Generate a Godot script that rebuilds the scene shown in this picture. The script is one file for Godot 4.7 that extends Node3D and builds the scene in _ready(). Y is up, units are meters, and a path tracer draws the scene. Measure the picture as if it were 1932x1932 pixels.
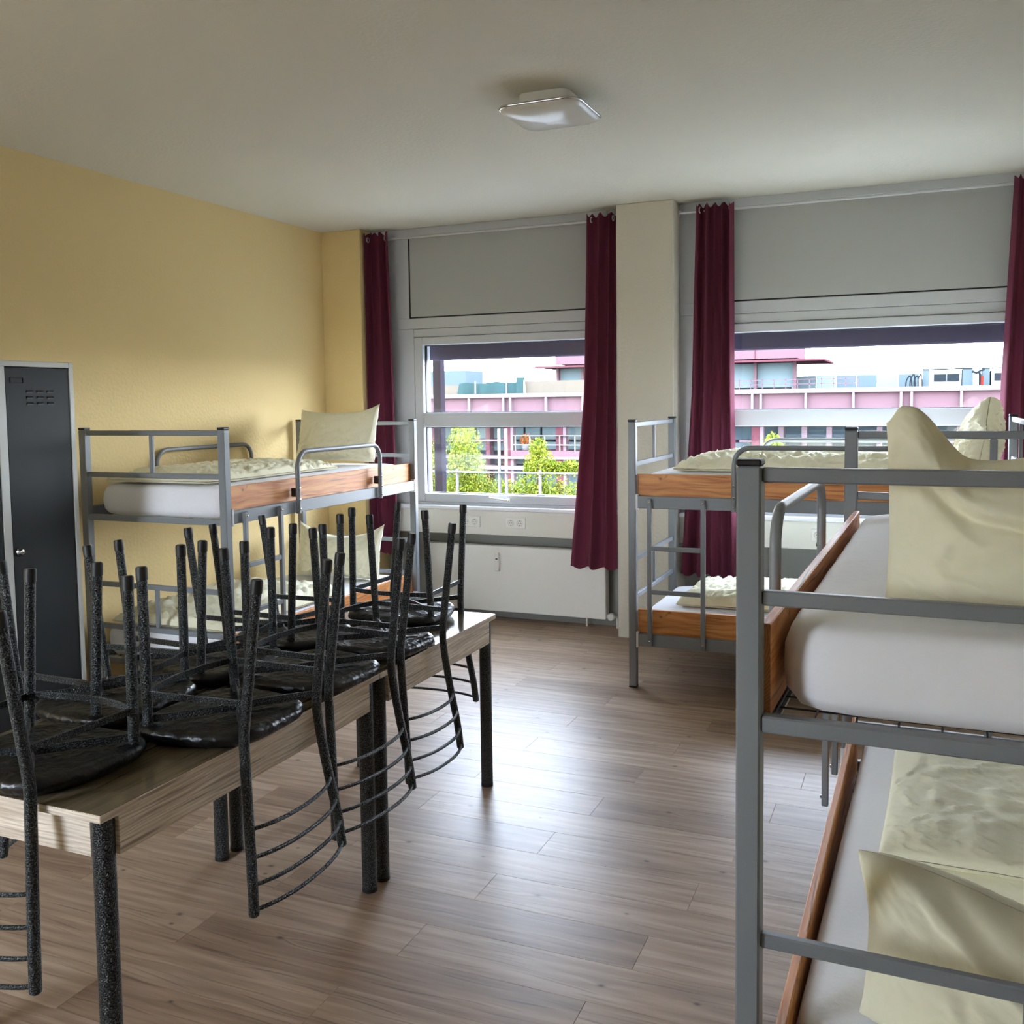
extends Node3D

const H := 1.665          # the camera's height above the floor
const CEIL := 3.0
const WALL_L := -4.33
const WALL_R := 0.87
const WIN_Z := -6.64      # plane of the window frames
const PIER_Z := -6.46     # front of the pier and the column
const BACK_Z := 1.3
const TAB_Y := 0.75

var M := {}
var names := {}
var noise := FastNoiseLite.new()

# ------------------------------------------------------------------ mesh building
class MB:
	var v := PackedVector3Array()
	var n := PackedVector3Array()
	var t := PackedVector2Array()
	var ix := PackedInt32Array()

	func tri(a: Vector3, b: Vector3, c: Vector3, nn: Vector3, ua: Vector2, ub: Vector2, uc: Vector2) -> void:
		var k := v.size()
		v.append_array([a, b, c]); n.append_array([nn, nn, nn]); t.append_array([ua, ub, uc])
		if (b - a).cross(c - a).dot(nn) > 0.0:
			ix.append_array([k, k + 2, k + 1])
		else:
			ix.append_array([k, k + 1, k + 2])

	func quad(a: Vector3, b: Vector3, c: Vector3, d: Vector3, nn: Vector3, ua: Vector2, ub: Vector2, uc: Vector2, ud: Vector2) -> void:
		var k := v.size()
		v.append_array([a, b, c, d]); n.append_array([nn, nn, nn, nn]); t.append_array([ua, ub, uc, ud])
		if (b - a).cross(c - a).dot(nn) > 0.0:
			ix.append_array([k, k + 2, k + 1, k, k + 3, k + 2])
		else:
			ix.append_array([k, k + 1, k + 2, k, k + 2, k + 3])

	# chamfered box; la is the axis the grain (u) runs along
	func box(c: Vector3, s: Vector3, b := 0.002, bs := Basis.IDENTITY, la := -1) -> MB:
		var h := s * 0.5
		b = min(b, min(h.x, min(h.y, h.z)) * 0.49)
		if la < 0:
			la = 0 if (s.x >= s.y and s.x >= s.z) else (1 if s.y >= s.z else 2)
		var uv := func(p: Vector3, a: int) -> Vector2:
			var o := [0, 1, 2]
			o.erase(a)
			if a != la:
				o.erase(la)
				return Vector2(p[la] + h[la], p[o[0]] + h[o[0]] + (0.37 if o[0] == 1 else 0.0))
			return Vector2(p[o[0]] + h[o[0]], p[o[1]] + h[o[1]] + 0.2)
		for a in 3:
			var i := (a + 1) % 3
			var j := (a + 2) % 3
			for sg: float in [-1.0, 1.0]:
				var q: Array[Vector3] = []
				for w in [[-1, -1], [1, -1], [1, 1], [-1, 1]]:
					var p := Vector3.ZERO
					p[a] = sg * h[a]; p[i] = w[0] * (h[i] - b); p[j] = w[1] * (h[j] - b)
					q.append(p)
				var nn := Vector3.ZERO
				nn[a] = sg
				quad(c + bs * q[0], c + bs * q[1], c + bs * q[2], c + bs * q[3], bs * nn, uv.call(q[0], a), uv.call(q[1], a), uv.call(q[2], a), uv.call(q[3], a))
		if b < 0.00005:
			return self
		for a in 3:
			var i := (a + 1) % 3
			var j := (a + 2) % 3
			for si: float in [-1.0, 1.0]:
				for sj: float in [-1.0, 1.0]:
					var q: Array[Vector3] = []
					for w in [[-1, 0], [1, 0], [1, 1], [-1, 1]]:
						var p := Vector3.ZERO
						p[a] = w[0] * (h[a] - b)
						p[i] = si * (h[i] - (b if w[1] == 1 else 0.0))
						p[j] = sj * (h[j] - (0.0 if w[1] == 1 else b))
						q.append(p)
					var nn := Vector3.ZERO
					nn[i] = si; nn[j] = sj
					quad(c + bs * q[0], c + bs * q[1], c + bs * q[2], c + bs * q[3], bs * nn.normalized(), uv.call(q[0], i), uv.call(q[1], i), uv.call(q[2], i), uv.call(q[3], i))
		for sx: float in [-1.0, 1.0]:
			for sy: float in [-1.0, 1.0]:
				for sz: float in [-1.0, 1.0]:
					var p := Vector3(sx * (h.x - b), sy * (h.y - b), sz * (h.z - b))
					var pa := p + Vector3(sx * b, 0, 0)
					var pb := p + Vector3(0, sy * b, 0)
					var pc := p + Vector3(0, 0, sz * b)
					tri(c + bs * pa, c + bs * pb, c + bs * pc, bs * Vector3(sx, sy, sz).normalized(), uv.call(pa, 1), uv.call(pb, 1), uv.call(pc, 1))
		return self

	# box between two corners
	func bb(a: Vector3, z: Vector3, b := 0.002, la := -1) -> MB:
		return box((a + z) * 0.5, (z - a).abs(), b, Basis.IDENTITY, la)

	# round tube along a path; radii may hold one radius per point
	func tube(path: PackedVector3Array, r: float, sides := 10, caps := true, radii := PackedFloat32Array()) -> MB:
		var m := path.size()
		var tg := (path[1] - path[0]).normalized()
		var sd := tg.cross(Vector3.UP if absf(tg.y) < 0.9 else Vector3.RIGHT).normalized()
		var start := v.size()
		var run := 0.0
		for k in m:
			var d := (path[min(k + 1, m - 1)] - path[max(k - 1, 0)]).normalized()
			sd = (sd - d * sd.dot(d)).normalized()
			var up := sd.cross(d)
			if k > 0:
				run += path[k].distance_to(path[k - 1])
			var rr: float = radii[k] if radii.size() == m else r
			for s in sides + 1:
				var a := TAU * s / sides
				var nn := sd * cos(a) + up * sin(a)
				v.append(path[k] + nn * rr); n.append(nn); t.append(Vector2(run, a * r))
		strip(start, m, sides + 1)
		if caps:
			for e in 2:
				var k := 0 if e == 0 else m - 1
				var d := (path[0] - path[1]).normalized() if e == 0 else (path[m - 1] - path[m - 2]).normalized()
				for s in sides:
					var b := start + k * (sides + 1) + s
					tri(path[k], v[b], v[b + 1], d, Vector2.ZERO, t[b], t[b + 1])
		return self

	# faces of a rows x cols lattice of vertices that starts at start, wound to suit their normals
	func strip(start: int, rows: int, cols: int) -> void:
		for i in rows - 1:
			for j in cols - 1:
				var a := start + i * cols + j
				var b := a + 1
				var c := a + cols + 1
				var d := a + cols
				var f := (v[b] - v[a]).cross(v[c] - v[a]) + (v[c] - v[a]).cross(v[d] - v[a])
				if f.dot(n[a] + n[b] + n[c] + n[d]) > 0.0:
					ix.append_array([a, c, b, a, d, c])
				else:
					ix.append_array([a, b, c, a, c, d])

	# flat bar of section w (sideways) x h (along up) along a path
	func bar(path: PackedVector3Array, w: float, h: float, up := Vector3.UP) -> MB:
		var m := path.size()
		var cs: Array[PackedVector3Array] = []
		var run := PackedFloat32Array()
		var at := 0.0
		for k in m:
			var d := (path[min(k + 1, m - 1)] - path[max(k - 1, 0)]).normalized()
			var sd := d.cross(up).normalized()
			var uu := sd.cross(d).normalized()
			cs.append(PackedVector3Array([path[k] + sd * w / 2 + uu * h / 2, path[k] - sd * w / 2 + uu * h / 2, path[k] - sd * w / 2 - uu * h / 2, path[k] + sd * w / 2 - uu * h / 2]))
			if k > 0:
				at += path[k].distance_to(path[k - 1])
			run.append(at)
		for k in m - 1:
			for f in 4:
				var g := (f + 1) % 4
				var mid := (cs[k][f] + cs[k][g] + cs[k + 1][f] + cs[k + 1][g]) / 4 - (path[k] + path[k + 1]) / 2
				quad(cs[k][f], cs[k][g], cs[k + 1][g], cs[k + 1][f], mid.normalized(), Vector2(run[k], 0), Vector2(run[k], w), Vector2(run[k + 1], w), Vector2(run[k + 1], 0))
		quad(cs[0][0], cs[0][1], cs[0][2], cs[0][3], (path[0] - path[1]).normalized(), Vector2.ZERO, Vector2(w, 0), Vector2(w, h), Vector2(0, h))
		quad(cs[m - 1][0], cs[m - 1][1], cs[m - 1][2], cs[m - 1][3], (path[m - 1] - path[m - 2]).normalized(), Vector2.ZERO, Vector2(w, 0), Vector2(w, h), Vector2(0, h))
		return self

	# smooth lattice of points p[i][j]; out is a point inside, away from which the normals look
	func lattice(p: Array, inside: Callable, closed := false) -> MB:
		var rows := p.size()
		var cols: int = p[0].size()
		var start := v.size()
		var ru := 0.0
		for i in rows:
			if i > 0:
				ru += p[i][0].distance_to(p[i - 1][0])
			var rv := 0.0
			for j in cols:
				var j0 := j - 1
				var j1 := j + 1
				if closed:
					j0 = j - 1 if j > 0 else cols - 2
					j1 = j + 1 if j < cols - 1 else 1
				else:
					j0 = max(j0, 0); j1 = min(j1, cols - 1)
				var du: Vector3 = p[min(i + 1, rows - 1)][j] - p[max(i - 1, 0)][j]
				var dv: Vector3 = p[i][j1] - p[i][j0]
				var nn := du.cross(dv)
				if nn.length_squared() < 1e-16:
					nn = p[i][j] - (inside.call(i, j) as Vector3)
				nn = nn.normalized()
				if nn.dot(p[i][j] - (inside.call(i, j) as Vector3)) < 0.0:
					nn = -nn
				if j > 0:
					rv += p[i][j].distance_to(p[i][j - 1])
				v.append(p[i][j]); n.append(nn); t.append(Vector2(ru, rv))
		strip(start, rows, cols)
		return self

	# skin over closed loops of equally many points, closed with a fan at both ends
	func loft(loops: Array, caps := true) -> MB:
		var p := []
		var mid: Array[Vector3] = []
		for l: PackedVector3Array in loops:
			var c := Vector3.ZERO
			for q in l:
				c += q
			mid.append(c / l.size())
			var row := l.duplicate()
			row.append(l[0])
			p.append(row)
		var whole := Vector3.ZERO
		for c in mid:
			whole += c
		whole /= mid.size()
		lattice(p, func(i, _j): return mid[i].lerp(whole, 0.35), true)
		if caps:
			for e in 2:
				var l: PackedVector3Array = loops[0] if e == 0 else loops[-1]
				var c := mid[0] if e == 0 else mid[-1]
				var nn := ((mid[0] - mid[-1]) if e == 0 else (mid[-1] - mid[0])).normalized()
				for k in l.size():
					var q := l[(k + 1) % l.size()]
					tri(c, l[k], q, nn, Vector2(c.x, c.z), Vector2(l[k].x, l[k].z), Vector2(q.x, q.z))
		return self

	func lathe(prof: PackedVector2Array, at: Vector3, bs := Basis.IDENTITY, sides := 16) -> MB:
		var p := []
		for q in prof:
			var row := PackedVector3Array()
			for s in sides + 1:
				var a := TAU * s / sides
				row.append(at + bs * Vector3(cos(a) * q.x, q.y, sin(a) * q.x))
			p.append(row)
		var lo := prof[0].y
		var hi := prof[-1].y
		var mid := at + bs * Vector3(0, (lo + hi) / 2, 0)
		lattice(p, func(i, _j): return (at + bs * Vector3(0, prof[i].y, 0)).lerp(mid, 0.4), true)
		return self

	func mesh() -> ArrayMesh:
		var a := []
		a.resize(Mesh.ARRAY_MAX)
		a[Mesh.ARRAY_VERTEX] = v; a[Mesh.ARRAY_NORMAL] = n; a[Mesh.ARRAY_TEX_UV] = t; a[Mesh.ARRAY_INDEX] = ix
		var m := ArrayMesh.new()
		m.add_surface_from_arrays(Mesh.PRIMITIVE_TRIANGLES, a)
		return m

func mb() -> MB:
	return MB.new()

func numbered(called: String) -> String:
	var k: int = names.get(called, 0)
	names[called] = k + 1
	return called if k == 0 else "%s_%03d" % [called, k]

func part(called: String, b: MB, mat: Material, parent: Node3D, label := "") -> MeshInstance3D:
	return part_mesh(called, b.mesh(), mat, parent, label)

func part_mesh(called: String, m: Mesh, mat: Material, parent: Node3D, label := "") -> MeshInstance3D:
	var o := MeshInstance3D.new()
	var k := 0
	var nm := called
	while parent.has_node(nm):
		k += 1
		nm = "%s_%03d" % [called, k]
	o.name = nm
	o.mesh = m
	o.material_override = mat
	parent.add_child(o, true)
	if label:
		o.set_meta("label", label)
	return o

func thing(called: String, label: String, category: String, at := Vector3.ZERO, turn := 0.0, group := "") -> Node3D:
	var o := Node3D.new()
	o.name = numbered(called)
	o.position = at
	o.rotation.y = turn
	add_child(o, true)
	tag(o, label, category, group)
	return o

func tag(o: Node, label: String, category: String, group := "") -> void:
	o.set_meta("label", label)
	o.set_meta("category", category)
	if group:
		o.set_meta("group", group)
	elif o.has_meta("group"):
		o.remove_meta("group")

func solo(called: String, b: MB, mat: Material, label: String, category: String, group := "") -> MeshInstance3D:
	var o := MeshInstance3D.new()
	o.name = numbered(called)
	o.mesh = b.mesh()
	o.material_override = mat
	add_child(o, true)
	tag(o, label, category, group)
	return o

func struct_node(called: String, label: String, category: String) -> Node3D:
	var o := thing(called, label, category)
	o.set_meta("kind", "structure")
	return o

func dup(src: Node3D, at: Vector3, turn: float, label: String, category: String, group := "") -> Node3D:
	var r := src.duplicate() as Node3D
	r.name = numbered(String(src.name))
	add_child(r, true)
	r.position = at
	r.rotation.y = turn
	tag(r, label, category, group)
	return r

func path(pts: Array) -> PackedVector3Array:
	return PackedVector3Array(pts)

# a smooth line through the points
func smooth(pts: Array, per := 6) -> PackedVector3Array:
	var out := PackedVector3Array()
	for k in pts.size() - 1:
		var a: Vector3 = pts[max(k - 1, 0)]
		var b: Vector3 = pts[k]
		var c: Vector3 = pts[k + 1]
		var d: Vector3 = pts[min(k + 2, pts.size() - 1)]
		for s in per:
			out.append(b.cubic_interpolate(c, a, d, float(s) / per))
	out.append(pts[-1])
	return out

# ------------------------------------------------------------------ materials
func std(c: Color, rough := 0.6, metal := 0.0, spec := 0.5) -> StandardMaterial3D:
	var m := StandardMaterial3D.new()
	m.albedo_color = c
	m.roughness = rough
	m.metallic = metal
	m.metallic_specular = spec
	return m

func rgb(r: int, g: int, b: int) -> Color:
	return Color8(r, g, b)

func noise_tex(size: int, freq: float, kind: int, seed_: int, as_normal := false, bump := 4.0, ramp: Gradient = null, octaves := 3, fractal := 1) -> NoiseTexture2D:
	var f := FastNoiseLite.new()
	f.noise_type = kind as FastNoiseLite.NoiseType
	f.frequency = freq
	f.seed = seed_
	f.fractal_type = fractal as FastNoiseLite.FractalType
	f.fractal_octaves = octaves
	var t := NoiseTexture2D.new()
	t.width = size
	t.height = size
	t.noise = f
	t.seamless = true
	t.as_normal_map = as_normal
	t.bump_strength = bump
	if ramp:
		t.color_ramp = ramp
	return t

func grad(cols: Array) -> Gradient:
	var g := Gradient.new()
	var offs := PackedFloat32Array()
	var cc := PackedColorArray()
	for c in cols:
		offs.append(c[0]); cc.append(c[1])
	g.offsets = offs
	g.colors = cc
	return g

func tri_normal(m: StandardMaterial3D, tex: Texture2D, scale_: float, strength: float, world := false) -> void:
	m.normal_enabled = true
	m.normal_texture = tex
	m.normal_scale = strength
	m.uv1_triplanar = true
	m.uv1_world_triplanar = world
	m.uv1_scale = Vector3.ONE * scale_

# timber: u runs along the grain. pal = [light, mid, dark], rings across the board
func wood_image(w: int, h: int, lx: float, ly: float, seed_: int, pal: Array, rings: float, wav: float, knots: int, fine: float, dark_amt: float, ring_amt := 0.42) -> ImageTexture:
	var f := FastNoiseLite.new()
	f.seed = seed_
	f.frequency = 1.0
	f.fractal_octaves = 3
	var g := FastNoiseLite.new()
	g.seed = seed_ + 77
	g.frequency = 1.0
	g.fractal_type = FastNoiseLite.FRACTAL_NONE
	var r := RandomNumberGenerator.new()
	r.seed = seed_ * 31 + 5
	var ks: Array[Vector3] = []
	for k in knots:
		ks.append(Vector3(r.randf() * lx, r.randf_range(0.12, 0.88) * ly, r.randf_range(0.006, 0.013)))
	var data := PackedByteArray()
	data.resize(w * h * 3)
	var light: Color = pal[0]
	var mid: Color = pal[1]
	var dark: Color = pal[2]
	var k := 0
	for j in h:
		var y := (j + 0.5) / h * ly
		for i in w:
			var x := (i + 0.5) / w * lx
			var yy := y
			var kn := 0.0
			for q in ks:
				var dx := (x - q.x) / 3.0
				var dy := y - q.y
				var d2 := (dx * dx + dy * dy) / (q.z * q.z)
				if d2 < 30.0:
					yy += signf(dy + 0.0001) * q.z * 1.3 * exp(-d2 * 0.35)
					var e2 := ((x - q.x) * (x - q.x) * 0.5 + dy * dy) / (q.z * q.z)
					kn = maxf(kn, exp(-e2 * 2.6))
			var wob := f.get_noise_2d(x * 1.1, yy * 5.0) * wav
			var ring := 0.5 + 0.5 * sin((yy + wob) * rings)
			ring = ring * ring
			var fib := g.get_noise_2d(x * 14.0, yy * 520.0) * 0.5 + g.get_noise_2d(x * 5.0, yy * 190.0 + 40.0) * 0.5
			var low := f.get_noise_2d(x * 1.6 + 30.0, yy * 22.0)
			var a := clampf(0.42 + low * 0.75 + (ring - 0.4) * ring_amt + fib * fine, 0.0, 1.0)
			var c := light.lerp(mid, a)
			var crack := g.get_noise_2d(x * 2.6 + 90.0, yy * 95.0 + wob * 40.0)
			c = c.lerp(dark, clampf((crack - 0.42) * 2.4, 0.0, 1.0) * dark_amt)
			c = c.lerp(dark, kn * 0.85)
			data[k] = int(clampf(c.r, 0, 1) * 255.0); data[k + 1] = int(clampf(c.g, 0, 1) * 255.0); data[k + 2] = int(clampf(c.b, 0, 1) * 255.0)
			k += 3
	return ImageTexture.create_from_image(Image.create_from_data(w, h, false, Image.FORMAT_RGB8, data))

func wood_mat(tex: Texture2D, lx: float, ly: float, rough: float, spec := 0.5) -> StandardMaterial3D:
	var m := std(Color.WHITE, rough, 0.0, spec)
	m.albedo_texture = tex
	m.uv1_scale = Vector3(1.0 / lx, 1.0 / ly, 1)
	m.texture_repeat = true
	return m

func make_materials() -> void:
	var plaster := noise_tex(512, 0.05, FastNoiseLite.TYPE_SIMPLEX, 3, true, 3.0)
	for d in [["ceiling", rgb(224, 221, 207)], ["white_wall", rgb(214, 208, 194)], ["yellow", rgb(236, 211, 154)], ["wall_back", rgb(214, 206, 190)]]:
		var m := std(d[1], 0.75, 0.0, 0.35)
		tri_normal(m, plaster, 1.2, 0.25, true)
		M[d[0]] = m
	M.frame = std(rgb(198, 200, 203), 0.38, 0.0, 0.5)
	M.panel = std(rgb(182, 184, 182), 0.55, 0.0, 0.4)
	M.gasket = std(rgb(24, 24, 26), 0.6)
	M.duct = std(rgb(226, 223, 212), 0.45)
	M.recess = std(rgb(150, 150, 142), 0.7)
	M.skirt = std(rgb(128, 126, 118), 0.55)
	M.plastic = std(rgb(234, 232, 224), 0.35)
	M.dark_hole = std(rgb(40, 40, 42), 0.6)
	M.chrome = std(rgb(215, 215, 218), 0.12, 1.0)
	M.rod = std(rgb(205, 205, 208), 0.3, 0.3)
	M.sill = std(rgb(236, 237, 240), 0.3)
	var gl := std(Color(0.01, 0.02, 0.02, 0.03), 0.0, 0.0, 0.5)
	gl.transparency = BaseMaterial3D.TRANSPARENCY_ALPHA
	gl.cull_mode = BaseMaterial3D.CULL_DISABLED
	M.pane = gl
	M.blind = std(rgb(66, 62, 76), 0.9, 0.0, 0.0)
	# steel of the bunk beds
	var st := std(rgb(130, 134, 138), 0.45, 0.15, 0.5)
	tri_normal(st, noise_tex(256, 0.09, FastNoiseLite.TYPE_SIMPLEX, 12, true, 2.0), 6.0, 0.12)
	M.steel = st
	M.wire = std(rgb(60, 62, 64), 0.4, 0.6)
	M.cap = std(rgb(22, 22, 24), 0.45)
	# hammered black lacquer
	var hm := std(Color.WHITE, 0.30, 0.8, 0.5)
	hm.albedo_texture = noise_tex(256, 0.055, FastNoiseLite.TYPE_SIMPLEX_SMOOTH, 21, false, 1.0, grad([[0.0, rgb(20, 22, 23)], [0.5, rgb(38, 41, 42)], [0.66, rgb(92, 96, 98)], [1.0, rgb(160, 163, 165)]]), 2)
	tri_normal(hm, noise_tex(256, 0.055, FastNoiseLite.TYPE_SIMPLEX_SMOOTH, 21, true, 12.0, null, 2), 15.0, 1.2)
	M.hammer = hm
	M.rubber = std(rgb(16, 17, 17), 0.5)
	var vy := std(rgb(10, 11, 13), 0.36, 0.0, 0.5)
	tri_normal(vy, noise_tex(256, 0.02, FastNoiseLite.TYPE_SIMPLEX, 8, true, 6.0, null, 3, 2), 2.5, 0.5)
	M.vinyl = vy
	# cloth
	var weave := noise_tex(512, 0.012, FastNoiseLite.TYPE_SIMPLEX, 41, true, 7.0, null, 4, 2)
	for d in [["sheet", rgb(238, 237, 240)], ["pillow_cloth", rgb(240, 235, 206)], ["yellow_cloth", rgb(243, 238, 208)], ["curtain", rgb(106, 48, 66)]]:
		var m := std(d[1], 0.85, 0.0, 0.25)
		m.rim_enabled = true
		m.rim = 0.25
		tri_normal(m, weave, 2.2, 0.16 if d[0] == "yellow_cloth" else 0.10)
		M[d[0]] = m
	(M.curtain as StandardMaterial3D).backlight_enabled = true
	(M.curtain as StandardMaterial3D).backlight = rgb(60, 8, 22)
	# locker
	M.locker = std(rgb(196, 198, 194), 0.45, 0.1)
	M.locker_door = std(rgb(27, 32, 34), 0.45, 0.0, 0.35)
	# timber
	M.pine = wood_mat(wood_image(768, 128, 1.6, 0.24, 5, [rgb(230, 162, 94), rgb(196, 118, 58), rgb(104, 54, 24)], 210.0, 0.05, 7, 0.22, 0.6), 1.6, 0.24, 0.5)
	M.pine_end = wood_mat(end_grain(), 0.2, 0.2, 0.6)
	M.table_wood = wood_mat(wood_image(768, 256, 1.1, 0.36, 9, [rgb(226, 213, 194), rgb(176, 158, 138), rgb(112, 97, 82)], 620.0, 0.03, 0, 0.6, 0.6), 1.1, 0.36, 0.42)
	M.table_top = wood_mat(wood_image(512, 256, 1.1, 0.72, 10, [rgb(112, 100, 80), rgb(92, 81, 63), rgb(62, 53, 41)], 160.0, 0.05, 0, 0.4, 0.4), 1.1, 0.72, 0.12)
	var planks: Array[Material] = []
	var pal := [[rgb(176, 151, 127), rgb(138, 114, 94), rgb(70, 54, 43)], [rgb(162, 136, 112), rgb(124, 100, 81), rgb(62, 48, 38)], [rgb(184, 160, 137), rgb(150, 126, 104), rgb(80, 62, 50)]]
	for k in 7:
		planks.append(wood_mat(wood_image(768, 112, 1.28, 0.192, 100 + k * 13, pal[k % 3], 60.0, 0.06, [2, 1, 2, 0, 3, 1, 2][k], 0.07, 0.36, 0.12), 1.28, 0.192, 0.39, 0.42))
	M.planks = planks

func end_grain() -> ImageTexture:
	var w := 96
	var data := PackedByteArray()
	data.resize(w * w * 3)
	var k := 0
	for j in w:
		for i in w:
			var d := Vector2(i / 96.0 - 0.75, j / 96.0 - 0.55).length() * 0.2
			var s := 0.5 + 0.5 * sin(d * 1250.0 + noise.get_noise_2d(i * 2.0, j * 2.0) * 2.0)
			var c := rgb(196, 132, 80).lerp(rgb(138, 82, 44), s * 0.8)
			data[k] = int(c.r * 255); data[k + 1] = int(c.g * 255); data[k + 2] = int(c.b * 255)
			k += 3
	return ImageTexture.create_from_image(Image.create_from_data(w, w, false, Image.FORMAT_RGB8, data))

# ------------------------------------------------------------------ the scene
func _ready() -> void:
	noise.seed = 4
	noise.frequency = 1.0
	setup_view()
	make_materials()
	room()
	windows()
	outside()
	beds()
	tables()
	chairs()
	locker()
	small_things()

func setup_view() -> void:
	var cam := Camera3D.new()
	cam.name = "camera"
	add_child(cam)
	cam.transform = Transform3D(Basis(Vector3(0.9208608, -0.0136226, -0.3896534), Vector3(-0.0144395, 0.9975123, -0.0689984), Vector3(0.3896240, 0.0691643, 0.9183733)), Vector3(0, H, 0))
	cam.set_frustum(1932.0 / 1822.56 * 0.05, Vector2(0.0, -(966.0 - 884.58) / 1822.56 * 0.05), 0.05, 400.0)
	cam.current = true
	var sky := ProceduralSkyMaterial.new()
	sky.sky_top_color = Color(0.80, 0.87, 0.97)
	sky.sky_horizon_color = Color(0.93, 0.965, 1.0)
	sky.sky_curve = 0.2
	sky.ground_horizon_color = Color(0.52, 0.53, 0.54)
	sky.ground_bottom_color = Color(0.42, 0.43, 0.44)
	sky.energy_multiplier = 1.0
	var s := Sky.new()
	s.sky_material = sky
	var e := Environment.new()
	e.background_mode = Environment.BG_SKY
	e.sky = s
	e.tonemap_mode = Environment.TONE_MAPPER_LINEAR
	e.tonemap_exposure = 48.0
	e.sdfgi_enabled = true
	e.ssao_enabled = true
	e.ssil_enabled = true
	var we := WorldEnvironment.new()
	we.name = "world_environment"
	we.environment = e
	add_child(we)

func shell(called: String, label: String, category: String, b: MB, mat: Material) -> MeshInstance3D:
	var o := solo(called, b, mat, label, category)
	o.set_meta("kind", "structure")
	return o

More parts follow.
